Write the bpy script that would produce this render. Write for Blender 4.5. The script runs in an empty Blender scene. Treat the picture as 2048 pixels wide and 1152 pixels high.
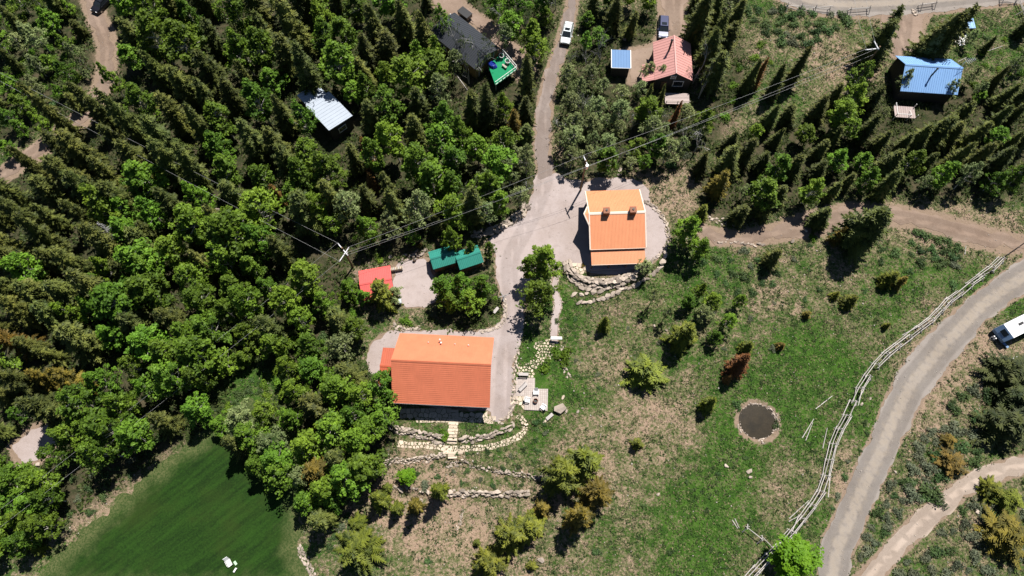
import bpy, bmesh, math, random
import numpy as np
from mathutils import Vector, Matrix
from mathutils.geometry import delaunay_2d_cdt

# ---------------------------------------------------------------- camera, sky, sun, exposure
scene = bpy.context.scene
col = scene.collection
CAM_H = 100.0                       # drone height above the yard
FOC = 1366.0                        # focal length in photograph pixels (2048 wide)
TILT = math.radians(20.6)           # angle of the view axis from straight down
SUN_EL, SUN_AZ = math.radians(63.0), math.radians(28.6)     # azimuth from +Y towards +X

cd = bpy.data.cameras.new('camera'); cam = bpy.data.objects.new('camera', cd); col.objects.link(cam)
cam.location = (0, 0, CAM_H); cam.rotation_euler = (TILT, 0, 0)
cd.sensor_fit = 'HORIZONTAL'; cd.sensor_width = 36.0; cd.lens = 36.0 * FOC / 2048.0
cd.clip_start = 0.5; cd.clip_end = 6000
scene.camera = cam

world = bpy.data.worlds.new('World'); scene.world = world; world.use_nodes = True
wn = world.node_tree.nodes; wl = world.node_tree.links
for n in list(wn): wn.remove(n)
sky = wn.new('ShaderNodeTexSky'); sky.sky_type = 'NISHITA'; sky.sun_disc = False
sky.sun_elevation = SUN_EL; sky.sun_rotation = SUN_AZ; sky.altitude = 2000
bg = wn.new('ShaderNodeBackground'); bg.inputs[1].default_value = 0.05
wo = wn.new('ShaderNodeOutputWorld'); wl.new(sky.outputs[0], bg.inputs[0]); wl.new(bg.outputs[0], wo.inputs[0])

sd = bpy.data.lights.new('sun', 'SUN'); sd.energy = 5.0; sd.angle = math.radians(0.5); sd.color = (1.0, 0.955, 0.89)
sun = bpy.data.objects.new('sun', sd); col.objects.link(sun)
sdir = Vector((math.cos(SUN_EL) * math.sin(SUN_AZ), math.cos(SUN_EL) * math.cos(SUN_AZ), math.sin(SUN_EL)))
sun.rotation_euler = sdir.to_track_quat('Z', 'Y').to_euler(); sun.location = (30, 60, 120)

vs = scene.view_settings
vs.view_transform = 'Standard'; vs.look = 'None'; vs.exposure = 0.45; vs.gamma = 1.0; vs.use_curve_mapping = False
scene.cycles.max_bounces = 5; scene.cycles.diffuse_bounces = 1; scene.cycles.glossy_bounces = 2
scene.cycles.transparent_max_bounces = 4; scene.cycles.transmission_bounces = 3

# ---------------------------------------------------------------- photograph survey: pixel -> place on the ground
sT, cT = math.sin(TILT), math.cos(TILT)
def P0(px, py, z=0.0):
    a = (px - 1024) / FOC; b = (576 - py) / FOC
    t = (z - CAM_H) / (-cT + b * sT)
    return a * t, (sT + b * cT) * t
def Q(x, y, z):
    dz = z - CAM_H; d = y * sT - dz * cT
    return 1024 + FOC * x / d, 576 - FOC * (y * cT + dz * sT) / d
def sm(t): t = np.clip(t, 0, 1); return t * t * (3 - 2 * t)
def line0(pts): return np.array([P0(*p) for p in pts])
T_LINES = []
for pts, drop in (([(783, 857), (840, 871), (900, 880), (965, 876), (1005, 866), (1030, 850)], .5),
                  ([(768, 924), (890, 914), (930, 925), (1000, 943), (1085, 957)], .5),
                  ([(820, 982), (890, 988), (1057, 989)], .6),
                  ([(1135, 545), (1160, 562), (1200, 572), (1250, 566), (1290, 550), (1330, 522)], .7)):
    T_LINES.append((line0(pts), drop))
POND = np.array(P0(1516, 843))
def hgt(x, y):
    x = np.asarray(x, float); y = np.asarray(y, float)
    h = .10 * np.sin(x * .21 + .7) * np.cos(y * .17 + .3) + .07 * np.sin(x * .43 + y * .31) + .05 * np.cos(y * .61 - x * .27)
    for L, drop in T_LINES:
        f = np.interp(x, L[:, 0], L[:, 1])
        w = sm((x - L[0, 0] + 5) / 5) * (1 - sm((x - L[-1, 0]) / 6))
        far = 1 - sm((f - y - 9) / 14)
        h = h - drop * w * sm((f - y) / .7 + .5) * far
    r = np.hypot((x - POND[0]) / 2.9, (y - POND[1]) / 2.75)
    return h - .55 * (1 - sm((r - .72) / .38))
def H1(x, y): return float(hgt(x, y))
def W(px, py, za=0.0):
    z = 0.0
    for _ in range(4):
        x, y = P0(px, py, z + za); z = H1(x, y)
    return x, y, z
def WL(pts): return np.array([W(*p)[:2] for p in pts])
def smooth_poly(pts, n=4, closed=False):
    p = np.asarray(pts, float); m = len(p); out = []
    rng_ = range(m) if closed else range(m - 1)
    for i in rng_:
        if closed: a, b, c, d = p[(i - 1) % m], p[i], p[(i + 1) % m], p[(i + 2) % m]
        else: a, b, c, d = p[max(i - 1, 0)], p[i], p[i + 1], p[min(i + 2, m - 1)]
        for k in range(n):
            t = k / n
            out.append(.5 * (2 * b + (c - a) * t + (2 * a - 5 * b + 4 * c - d) * t * t + (3 * b - a - 3 * c + d) * t ** 3))
    if not closed: out.append(p[-1])
    return np.array(out)
def resample(L, step):
    L = np.asarray(L, float); s = np.r_[0, np.cumsum(np.hypot(*np.diff(L[:, :2], axis=0).T))]
    n = max(2, int(round(s[-1] / step)) + 1); t = np.linspace(0, s[-1], n)
    return np.stack([np.interp(t, s, L[:, k]) for k in range(L.shape[1])], 1)
def sdist(pts, poly):            # signed distance, positive inside
    pts = np.asarray(pts, float); poly = np.asarray(poly, float); best = np.full(len(pts), 1e18); ins = np.zeros(len(pts), bool)
    for i in range(len(poly)):
        a, b = poly[i], poly[(i + 1) % len(poly)]; ab = b - a; ap = pts - a
        t = np.clip((ap @ ab) / max(ab @ ab, 1e-12), 0, 1); dd = ap - t[:, None] * ab
        best = np.minimum(best, (dd ** 2).sum(1))
        c = (a[1] > pts[:, 1]) != (b[1] > pts[:, 1])
        if a[1] != b[1]: ins ^= c & (pts[:, 0] < (b[0] - a[0]) * (pts[:, 1] - a[1]) / (b[1] - a[1]) + a[0])
    d = np.sqrt(best); return np.where(ins, d, -d)
def inside(p, poly): return sdist(np.array([p]), poly)[0] > 0

# ---------------------------------------------------------------- objects
def tag(o, label=None, cat=None, group=None, kind=None):
    if label: o['label'] = label
    if cat: o['category'] = cat
    if group: o['group'] = group
    if kind: o['kind'] = kind
    return o
def empty(name, loc=(0, 0, 0), rz=0.0, label=None, cat=None, group=None, kind=None):
    o = bpy.data.objects.new(name, None); col.objects.link(o); o.location = loc; o.rotation_euler = (0, 0, rz)
    o.empty_display_size = .2
    return tag(o, label, cat, group, kind)
def link(name, me, parent=None, loc=(0, 0, 0), rot=(0, 0, 0), scale=(1, 1, 1)):
    o = bpy.data.objects.new(name, me); col.objects.link(o); o.parent = parent
    o.location = loc; o.rotation_euler = rot; o.scale = scale
    return o
def mesh_np(name, verts, faces, mat, attrs=None, smooth=False):
    """faces: list of int arrays (n,3) or (n,4)"""
    me = bpy.data.meshes.new(name); verts = np.asarray(verts, np.float32)
    me.vertices.add(len(verts)); me.vertices.foreach_set('co', verts.ravel())
    loops = np.concatenate([f.ravel() for f in faces]).astype(np.int32)
    tot = np.concatenate([np.full(len(f), f.shape[1]) for f in faces]).astype(np.int32)
    st = np.r_[0, np.cumsum(tot)[:-1]].astype(np.int32)
    me.loops.add(len(loops)); me.loops.foreach_set('vertex_index', loops)
    me.polygons.add(len(tot)); me.polygons.foreach_set('loop_start', st); me.polygons.foreach_set('loop_total', tot)
    if smooth: me.polygons.foreach_set('use_smooth', np.ones(len(tot), bool))
    for k, v in (attrs or {}).items():
        a = me.attributes.new(k, 'FLOAT', 'POINT'); a.data.foreach_set('value', np.asarray(v, np.float32))
    me.update(calc_edges=True); me.materials.append(mat); return me
class MB:
    def __init__(s): s.v = []; s.f = []
    def add(s, vs, fs):
        o = len(s.v); s.v += [tuple(map(float, v)) for v in vs]; s.f += [tuple(i + o for i in f) for f in fs]; return s
    def box(s, c, d, rz=0.0, taper=1.0):
        x, y, z = c; a, b, h = d[0] / 2, d[1] / 2, d[2] / 2; cs, sn = math.cos(rz), math.sin(rz); vs = []
        for k, t in ((-1, 1), (1, taper)):
            for i, j in ((-1, -1), (1, -1), (1, 1), (-1, 1)):
                u, w = i * a * t, j * b * t; vs.append((x + u * cs - w * sn, y + u * sn + w * cs, z + k * h))
        return s.add(vs, [(3, 2, 1, 0), (4, 5, 6, 7), (0, 1, 5, 4), (1, 2, 6, 5), (2, 3, 7, 6), (3, 0, 4, 7)])
    def slab(s, pts, th):            # polygon given counter-clockwise seen from above, thickness downwards
        n = len(pts); t = [tuple(p) for p in pts]; b = [(p[0], p[1], p[2] - th) for p in pts]
        return s.add(t + b, [tuple(range(n)), tuple(range(2 * n - 1, n - 1, -1))] + [(i, n + i, n + (i + 1) % n, (i + 1) % n) for i in range(n)])
    def tube(s, a, b, r0, r1=None, n=6, cap=True):
        r1 = r0 if r1 is None else r1; a = Vector(a); b = Vector(b); d = (b - a)
        if d.length < 1e-6: return s
        d.normalize(); u = d.orthogonal().normalized(); w = d.cross(u); vs = []
        for p, r in ((a, r0), (b, r1)):
            for k in range(n):
                t = 2 * math.pi * k / n; vs.append(p + u * (r * math.cos(t)) + w * (r * math.sin(t)))
        fs = [(k, (k + 1) % n, n + (k + 1) % n, n + k) for k in range(n)]
        if cap: fs += [tuple(range(n - 1, -1, -1)), tuple(range(n, 2 * n))]
        return s.add(vs, fs)
    def path(s, pts, rs, n=5):
        for i in range(len(pts) - 1): s.tube(pts[i], pts[i + 1], rs[i], rs[i + 1], n, cap=True)
        return s
    def loft(s, rings, cap=True):
        n = len(rings[0]); fs = []
        for i in range(len(rings) - 1):
            for k in range(n): fs.append((i * n + k, i * n + (k + 1) % n, (i + 1) * n + (k + 1) % n, (i + 1) * n + k))
        if cap: fs += [tuple(range(n - 1, -1, -1)), tuple(range((len(rings) - 1) * n, len(rings) * n))]
        return s.add([v for r in rings for v in r], fs)
    def mesh(s, name, mat, smooth=False):
        me = bpy.data.meshes.new(name); me.from_pydata(s.v, [], s.f); me.materials.append(mat)
        if smooth: me.polygons.foreach_set('use_smooth', np.ones(len(me.polygons), bool))
        return me
    def build(s, name, mat, parent=None, loc=(0, 0, 0), rot=(0, 0, 0), bevel=0.0, smooth=False):
        me = s.mesh(name, mat, smooth)
        if bevel:
            bm = bmesh.new(); bm.from_mesh(me)
            bmesh.ops.remove_doubles(bm, verts=bm.verts, dist=1e-4)
            bmesh.ops.bevel(bm, geom=bm.edges[:], offset=bevel, segments=1, affect='EDGES', clamp_overlap=True)
            bm.to_mesh(me); bm.free()
        return link(name, me, parent, loc, rot)

# ---------------------------------------------------------------- materials
class NT:
    def __init__(s, name):
        s.m = bpy.data.materials.new(name); s.m.use_nodes = True; s.t = s.m.node_tree
        for n in list(s.t.nodes): s.t.nodes.remove(n)
        s.out = s.n('ShaderNodeOutputMaterial')
    def n(s, typ, **k):
        o = s.t.nodes.new(typ)
        for a, b in k.items(): setattr(o, a, b)
        return o
    def L(s, a, b): s.t.links.new(a, b)
    def put(s, inp, v):
        if hasattr(v, 'is_linked') or isinstance(v, bpy.types.NodeSocket): s.L(v, inp)
        elif isinstance(v, (tuple, list)) and len(v) == 3 and inp.type == 'RGBA': inp.default_value = (*v, 1)
        else: inp.default_value = v
    def pos(s): return s.n('ShaderNodeNewGeometry').outputs['Position']
    def obj(s): return s.n('ShaderNodeTexCoord').outputs['Object']
    def attr(s, name): return s.n('ShaderNodeAttribute', attribute_name=name).outputs['Fac']
    def rnd(s): return s.n('ShaderNodeObjectInfo').outputs['Random']
    def noise(s, vec, scale, detail=4, rough=.55, dist=0.0):
        o = s.n('ShaderNodeTexNoise'); s.L(vec, o.inputs['Vector']); o.inputs['Scale'].default_value = scale
        o.inputs['Detail'].default_value = detail; o.inputs['Roughness'].default_value = rough; o.inputs['Distortion'].default_value = dist
        return o.outputs['Fac']
    def vor(s, vec, scale, feature='F1', out='Distance'):
        o = s.n('ShaderNodeTexVoronoi', feature=feature); s.L(vec, o.inputs['Vector']); o.inputs['Scale'].default_value = scale
        return o.outputs[out]
    def math(s, op, a, b=0.0, clamp=False):
        o = s.n('ShaderNodeMath', operation=op, use_clamp=clamp); s.put(o.inputs[0], a); s.put(o.inputs[1], b); return o.outputs[0]
    def ss(s, v, a, b, lo=0.0, hi=1.0):
        o = s.n('ShaderNodeMapRange', interpolation_type='SMOOTHSTEP', clamp=True)
        for i, x in enumerate((v, a, b, lo, hi)): s.put(o.inputs[i], x)
        return o.outputs[0]
    def mix(s, f, a, b, mode='MIX'):
        o = s.n('ShaderNodeMix', data_type='RGBA', blend_type=mode); s.put(o.inputs[0], f); s.put(o.inputs[6], a); s.put(o.inputs[7], b); return o.outputs[2]
    def mul(s, c, v):
        o = s.n('ShaderNodeVectorMath', operation='SCALE'); s.put(o.inputs[0], c); s.put(o.inputs['Scale'], v); return o.outputs[0]
    def map(s, vec, scale=(1, 1, 1), rz=0.0):
        o = s.n('ShaderNodeMapping'); s.L(vec, o.inputs[0]); o.inputs['Scale'].default_value = scale; o.inputs['Rotation'].default_value = (0, 0, rz); return o.outputs[0]
    def bump(s, h, strength=.5, dist=.05):
        o = s.n('ShaderNodeBump'); o.inputs['Strength'].default_value = strength; o.inputs['Distance'].default_value = dist; s.L(h, o.inputs['Height']); return o.outputs[0]
    def bsdf(s, color, rough=.9, metal=0.0, normal=None, spec=.3):
        o = s.n('ShaderNodeBsdfPrincipled'); s.put(o.inputs['Base Color'], color); s.put(o.inputs['Roughness'], rough); o.inputs['Metallic'].default_value = metal
        o.inputs['Specular IOR Level'].default_value = spec
        if normal is not None: s.L(normal, o.inputs['Normal'])
        s.L(o.outputs[0], s.out.inputs[0]); return s.m
def plain(name, c, rough=.8, var=.25, scale=2.0, metal=0.0, spec=.3, bump=0.0, orand=0.0):
    t = NT(name); v = t.obj(); n = t.noise(v, scale, 6, .6)
    f = t.math('ADD', t.math('MULTIPLY', n, 2 * var), 1 - var)
    if orand: f = t.math('MULTIPLY', f, t.math('ADD', t.math('MULTIPLY', t.rnd(), 2 * orand), 1 - orand))
    return t.bsdf(t.mul(c, f), rough, metal, t.bump(t.noise(v, scale * 6, 4), .4, bump) if bump else None, spec)
def foliage(name, dark, light, trans=.25, orand=.3):
    t = NT(name); tint = t.attr('tint'); c = t.mix(tint, dark, light)
    r = t.rnd(); c = t.mul(c, t.math('ADD', t.math('MULTIPLY', r, 2 * orand), 1 - orand))
    w = t.n('ShaderNodeTexWhiteNoise', noise_dimensions='1D'); t.L(r, w.inputs['W'])
    h = t.n('ShaderNodeHueSaturation'); t.L(c, h.inputs['Color']); t.L(t.math('ADD', t.math('MULTIPLY', w.outputs[0], .035), .4825), h.inputs['Hue'])
    c = h.outputs[0]
    d = t.n('ShaderNodeBsdfPrincipled'); t.L(c, d.inputs['Base Color']); d.inputs['Roughness'].default_value = .6; d.inputs['Specular IOR Level'].default_value = .25
    tr = t.n('ShaderNodeBsdfTranslucent'); t.L(c, tr.inputs[0])
    m = t.n('ShaderNodeMixShader'); m.inputs[0].default_value = trans; t.L(d.outputs[0], m.inputs[1]); t.L(tr.outputs[0], m.inputs[2]); t.L(m.outputs[0], t.out.inputs[0])
    return t.m
# ================================================================ THE SETTING
rng = np.random.default_rng(7)
ROAD_L = [(2120, 470), (2048, 515), (2030, 528), (1965, 575), (1910, 622), (1860, 665), (1835, 692), (1800, 737), (1765, 810), (1745, 868), (1710, 935), (1690, 980), (1665, 1040), (1645, 1075), (1638, 1152), (1634, 1220)]
ROAD_R = [(1668, 1220), (1692, 1152), (1705, 1108), (1720, 1072), (1745, 1010), (1765, 965), (1790, 905), (1820, 850), (1845, 800), (1885, 755), (1905, 722), (1940, 682), (1965, 645), (2020, 607), (2048, 590), (2120, 548)]
LOW_U = [(2120, 900), (2048, 912), (2000, 922), (1955, 940), (1910, 965), (1860, 1005), (1820, 1037), (1785, 1075), (1750, 1112), (1712, 1150), (1690, 1165), (1668, 1225)]
LOW_D = [(1740, 1225), (1770, 1152), (1795, 1120), (1830, 1085), (1880, 1040), (1930, 997), (1970, 976), (2010, 960), (2048, 948), (2120, 935)]
DRIVE = [(1076, 350), (1066, 385), (1057, 410), (1050, 432), (1020, 455), (993, 470), (976, 480), (984, 502), (990, 525), (993, 560), (1000, 590), (1009, 618), (1005, 642), (988, 656), (940, 664), (880, 664), (800, 662), (762, 668), (740, 690), (735, 720), (745, 748), (770, 772), (800, 800), (880, 815), (975, 822), (985, 841), (1003, 843), (1022, 828), (1026, 800), (1028, 740), (1033, 700), (1041, 680), (1046, 640), (1052, 595), (1062, 560), (1098, 536), (1128, 524), (1150, 526), (1182, 548), (1240, 552), (1290, 540), (1318, 515), (1333, 480), (1330, 450), (1316, 425), (1300, 404), (1296, 378), (1280, 362), (1250, 356), (1196, 358), (1165, 362), (1135, 360), (1110, 345)]
LANE = [(1140, -30), (1137, 0), (1126, 40), (1110, 95), (1090, 150), (1078, 200), (1070, 260), (1070, 305), (1076, 356), (1105, 352), (1099, 300), (1099, 250), (1107, 190), (1119, 140), (1135, 90), (1145, 50), (1155, 0), (1160, -30)]
YARD2 = [(785, 540), (800, 528), (850, 516), (866, 530), (868, 560), (872, 600), (850, 612), (815, 614), (795, 600), (783, 575)]
TRACK_R = [(1395, 452), (1440, 464), (1480, 470), (1560, 450), (1620, 428), (1700, 411), (1800, 417), (1880, 432), (1960, 455), (2030, 474), (2110, 480), (2110, 496), (2010, 500), (1960, 492), (1900, 472), (1840, 452), (1780, 446), (1700, 452), (1600, 472), (1500, 486), (1440, 486), (1408, 480)]
TRACK_L = [(172, -40), (180, -10), (195, 40), (212, 80), (214, 130), (203, 180), (176, 226), (140, 255), (90, 293), (40, 328), (-20, 365), (-80, 395)]
TOPROAD = [(1540, -40), (1600, -5), (1680, 8), (1780, 6), (1900, -4), (2060, -25)]
PADTOP = [(1320, -30), (1322, 20), (1322, 60), (1312, 85), (1295, 95), (1262, 100), (1240, 105), (1260, 140), (1262, 165), (1290, 165), (1308, 120), (1345, 90), (1370, 75), (1372, 30), (1372, -30)]
PADTOP2 = [(840, -20), (900, -20), (940, 20), (1000, 60), (1030, 95), (1070, 110), (1065, 140), (1040, 160), (1010, 110), (930, 40), (880, 20)]
PADRIGHT = [(1760, 10), (1870, 5), (1845, 50), (1840, 115), (1785, 112), (1770, 60)]
PADLEFT = [(25, 890), (60, 860), (100, 848), (110, 890), (80, 918), (40, 928)]
LAWN = [(40, 1190), (75, 1150), (150, 1085), (250, 985), (330, 920), (430, 853), (500, 800), (600, 880), (606, 1000), (594, 1085), (604, 1120), (620, 1190)]
FOOT = [(1116, 535), (1110, 560), (1108, 582), (1116, 606), (1110, 636), (1108, 660), (1109, 684)]
def gworld(px): return WL(px)
ZONE = {k: gworld(v) for k, v in dict(drive=DRIVE, lane=LANE, yard2=YARD2, trackr=TRACK_R, padtop=PADTOP, padtop2=PADTOP2, padright=PADRIGHT, padleft=PADLEFT, lawn=LAWN).items()}
ZONE['road'] = gworld(ROAD_L + ROAD_R); ZONE['low'] = gworld(LOW_U + LOW_D)
def ribbon(px, w):
    L = resample(smooth_poly(WL(px)), 1.0); t = np.gradient(L, axis=0); t /= np.hypot(*t.T)[:, None]; n = np.stack([-t[:, 1], t[:, 0]], 1)
    return np.r_[L + n * w / 2, (L - n * w / 2)[::-1]]
ZONE['trackl'] = ribbon(TRACK_L, 2.5); ZONE['toproad'] = ribbon(TOPROAD, 5.5); ZONE['foot'] = ribbon(FOOT, 1.0)

# forest floor (dark litter under the trees), given by ground pixels
FOREST = [[(-60, -40), (160, -40), (200, 130), (150, 230), (-60, 330)], [(190, -40), (1130, -40), (1080, 200), (1070, 400), (960, 470), (860, 500), (800, 520), (700, 540), (720, 640), (640, 700), (560, 780), (440, 845), (330, 910), (220, 990), (60, 1090), (-60, 1160), (-60, 380), (130, 270), (230, 160)],
          [(1110, 200), (1160, 40), (1310, 10), (1300, 110), (1400, 200), (1460, 120), (1480, 60), (1500, 180), (1430, 300), (1330, 345), (1150, 350)], [(1400, 350), (1500, 260), (1640, 230), (1720, 170), (2100, 170), (2100, 400), (1900, 400), (1760, 390), (1600, 420), (1480, 450), (1400, 430)],
          [(430, 850), (560, 770), (660, 700), (760, 750), (800, 850), (770, 940), (700, 1000), (610, 1050), (590, 960), (450, 930)], [(870, 545), (990, 545), (1010, 620), (960, 660), (850, 655)], [(1960, 760), (2100, 700), (2100, 900), (2000, 890)]]
GLADE = P0(505, 775)
FORW = [gworld(f) for f in FOREST]
# dry (+) and lush (-) spots of the meadow: px, py, radius px, amount
SPOTS = [(1150, 880, 90, .55), (1180, 700, 60, .25), (1250, 830, 70, .25), (1010, 1060, 110, .3), (840, 1060, 110, .35), (830, 945, 80, .6), (930, 965, 110, .15), (1280, 1000, 90, .3), (1340, 860, 70, .1), (1560, 950, 60, .4),
         (1860, 690, 90, .55), (1960, 700, 80, .5), (1850, 820, 70, .3), (1700, 900, 40, .5), (1690, 990, 40, .5), (1340, 395, 45, .6), (1320, 365, 50, .5), (1330, 330, 50, .3), (1300, 320, 60, .3), (1420, 260, 80, .3), (1670, 130, 90, .45), (1720, 480, 120, .1), (1960, 480, 90, .4), (1850, 470, 60, .4), (700, 560, 60, .6), (860, 520, 60, .6), (280, 960, 60, .2),
         (180, 1020, 60, .5), (1920, 1010, 60, .25), (1820, 1000, 50, .1), (1560, 640, 90, .15), (1620, 560, 80, .1), (1480, 620, 80, .05), (1740, 1100, 40, .1), (1230, 140, 50, .4), (790, 560, 40, .4), (200, 130, 50, .5),
         (1640, 745, 110, -.6), (1560, 770, 80, -.35), (1420, 1000, 70, -.35), (1330, 1060, 80, -.3), (1400, 1110, 70, -.35), (1600, 870, 80, -.2), (1080, 870, 50, -.7), (1060, 710, 45, -.7), (1110, 760, 50, -.5), (1500, 900, 60, -.25), (500, 770, 70, -.8), (1960, 570, 60, -.4), (2020, 620, 40, -.5), (1840, 560, 60, -.3), (1200, 640, 80, -.1),
         (960, 860, 60, -.3), (850, 860, 40, -.2), (900, 945, 60, -.1), (1160, 790, 40, -.4), (1950, 60, 90, -.2), (1480, 930, 60, -.3), (1240, 1080, 70, -.2), (1780, 640, 60, -.35), (1120, 610, 40, -.3), (1450, 540, 60, -.3), (1640, 1060, 50, -.3), (650, 1080, 40, -.3)]
SPW = np.array([(*P0(a, b), c / 12.0, d * (.85 if d > 0 else 1.0)) for a, b, c, d in SPOTS])
def ground_attrs(pts):
    pts = np.asarray(pts, float); A = {}
    dry = np.full(len(pts), .46)
    for x, y, r, d in SPW: dry += d * np.exp(-((pts[:, 0] - x) ** 2 + (pts[:, 1] - y) ** 2) / (r * r))
    g = np.zeros(len(pts))
    for k in ('drive', 'lane', 'yard2', 'trackr', 'padtop', 'padtop2', 'padright', 'padleft', 'road', 'low', 'trackl', 'toproad', 'foot'):
        soft = {'drive': .45, 'road': .6, 'low': .6, 'foot': .3, 'lane': 1.0, 'yard2': .8}.get(k, 1.8)
        g = np.maximum(g, sm((sdist(pts, ZONE[k]) + soft) / soft))
    f = np.zeros(len(pts))
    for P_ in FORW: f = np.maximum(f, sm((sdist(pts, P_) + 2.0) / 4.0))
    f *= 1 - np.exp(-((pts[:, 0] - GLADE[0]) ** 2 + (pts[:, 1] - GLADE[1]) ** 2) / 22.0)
    rp = np.hypot((pts[:, 0] - POND[0]) / 2.9, (pts[:, 1] - POND[1]) / 2.75); g = np.maximum(g, .8 * sm((1.28 - rp) / .12) * (rp < 1.6))
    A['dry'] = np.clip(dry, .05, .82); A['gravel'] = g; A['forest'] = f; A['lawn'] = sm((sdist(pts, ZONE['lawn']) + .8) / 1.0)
    return A

def meadow_color(t, v):
    n1 = t.noise(v, .09, 6, .6); n2 = t.noise(v, .55, 6, .62, .4); n3 = t.noise(v, 2.6, 5, .65); n4 = t.noise(v, 9.0, 3, .7)
    d = t.attr('dry')
    for n_, k in ((n1, 1.7), (n2, 2.0), (n3, 2.4), (n4, 1.6)): d = t.math('ADD', d, t.math('MULTIPLY', t.math('SUBTRACT', n_, .5), k))
    green = t.mix(t.ss(n2, .35, .65), (.020, .060, .007), (.048, .122, .011))
    green = t.mix(t.ss(n4, .4, .75), green, (.070, .125, .022))
    olive = t.mix(n3, (.062, .080, .026), (.155, .148, .072))
    tan = t.mix(t.ss(n4, .3, .7), (.23, .155, .105), (.38, .28, .205))
    c = t.mix(t.ss(d, .05, .55), green, olive)
    c = t.mix(t.ss(d, .50, 1.12), c, tan)
    return c, n3, n4, d
def make_ground_mat():
    t = NT('meadow_ground'); v = t.pos(); c, n3, n4, d = meadow_color(t, v)
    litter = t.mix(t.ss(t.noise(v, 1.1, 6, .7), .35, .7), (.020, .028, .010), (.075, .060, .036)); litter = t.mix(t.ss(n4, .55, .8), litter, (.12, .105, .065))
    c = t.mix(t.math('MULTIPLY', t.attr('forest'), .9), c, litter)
    gr = t.mix(n3, (.18, .125, .085), (.32, .24, .18)); gr = t.mix(t.ss(n4, .6, .8), gr, (.42, .35, .29))
    gm = t.math('ADD', t.attr('gravel'), t.math('MULTIPLY', t.math('SUBTRACT', t.noise(v, 1.3, 6, .7), .5), 1.2))
    c = t.mix(t.ss(gm, .35, .8), c, gr)
    return t.bsdf(c, .95, 0, t.bump(t.math('ADD', n3, t.math('MULTIPLY', n4, .4)), .8, .18), .15)
def make_gravel(name, a, b, speck, track=(.5, 1.15), depth=.18, mid_tint=None):
    t = NT(name); v = t.pos(); big = t.noise(v, .16, 5, .6); n = t.noise(v, 1.2, 6, .65); f = t.noise(v, 14, 3, .75)
    c = t.mix(t.ss(big, .3, .7), a, b); c = t.mix(t.math('MULTIPLY', t.ss(n, .48, .75), .45), c, t.mul(a, .72)); c = t.mix(t.math('MULTIPLY', t.ss(t.noise(v, .45, 6, .7), .55, .75), .35), c, t.mul(speck, .95))
    cl = t.attr('cl'); tr = t.math('MULTIPLY', t.ss(cl, track[0] - .35, track[0]), t.ss(cl, track[1], track[1] + .45, 1, 0))
    c = t.mul(c, t.math('SUBTRACT', 1.0, t.math('MULTIPLY', tr, depth)))
    c = t.mix(t.math('MULTIPLY', t.ss(t.math('ADD', cl, t.math('MULTIPLY', t.math('SUBTRACT', n, .5), 2.5)), .1, 1.3, .45, 0), .8), c, mid_tint) if mid_tint else c
    c = t.mix(t.ss(f, .55, .78), c, speck); c = t.mix(t.math('MULTIPLY', t.ss(f, .45, .25), .55), c, t.mul(a, .5))
    return t.bsdf(c, .95, 0, t.bump(f, .6, .05), .15)
M_ground = make_ground_mat()
M_drive = make_gravel('pink_gravel', (.345, .28, .255), (.43, .365, .35), (.53, .47, .455), (.55, 1.15), .15)
M_lane_shaded = make_gravel('shaded_lane_gravel', (.24, .19, .165), (.31, .255, .23), (.40, .34, .315), (.5, 1.0), .2)  # browner grey than the yard; shade on the drive painted into its tone
M_road = make_gravel('grey_gravel', (.255, .222, .195), (.305, .272, .245), (.38, .345, .32), (.9, 1.7), .26, (.36, .29, .205))
M_low = make_gravel('tan_gravel', (.39, .31, .25), (.46, .375, .31), (.54, .46, .39), (.6, 1.1), .28)
M_dirt = make_gravel('pink_dirt', (.225, .16, .12), (.31, .23, .18), (.41, .33, .27), (.6, 1.2), .22)

def sheet(name, poly, mat, off, cl=None, jit=.18, step=1.0, tracks=True):
    L = resample(np.r_[poly, poly[:1]], .45)[:-1]
    t = np.roll(L, -1, 0) - np.roll(L, 1, 0); t /= np.maximum(np.hypot(*t.T), 1e-6)[:, None]; n = np.stack([-t[:, 1], t[:, 0]], 1)
    r = np.random.default_rng(len(L)); j = r.normal(0, jit, len(L)); j = sum(np.roll(j, k_) * w_ for k_, w_ in ((0, 1), (1, .9), (2, .7), (3, .4), (4, .2))) / 1.6
    L = L + n * j[:, None]
    lo, hi = L.min(0), L.max(0); gx, gy = np.meshgrid(np.arange(lo[0], hi[0], step), np.arange(lo[1], hi[1], step)); g = np.stack([gx.ravel(), gy.ravel()], 1)
    g = g[sdist(g, L) > .35]
    pts = [Vector(p) for p in np.r_[L, g]]; ne = len(L)
    vv, ee, ff, *_ = delaunay_2d_cdt(pts, [(i, (i + 1) % ne) for i in range(ne)], [], 1, 1e-4)
    V = np.array([(p.x, p.y) for p in vv]); Z = hgt(V[:, 0], V[:, 1]) + off
    if cl is not None:
        C = resample(smooth_poly(cl), .5); d = np.min([np.hypot(V[:, 0] - c[0], V[:, 1] - c[1]) for c in C], axis=0)
    else: d = np.full(len(V), 20.)
    F_ = [tuple(f) for f in ff]; tri = []
    for f in F_:
        a, b, c = f[:3]; cr = (V[b, 0] - V[a, 0]) * (V[c, 1] - V[a, 1]) - (V[b, 1] - V[a, 1]) * (V[c, 0] - V[a, 0])
        tri.append(f if cr > 0 else f[::-1])
    me = mesh_np(name, np.c_[V, Z], [np.array(tri)], mat, {'cl': d, 'edge': np.clip(sdist(V, poly), 0, 30)})
    return tag(link(name, me), kind='structure')

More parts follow.
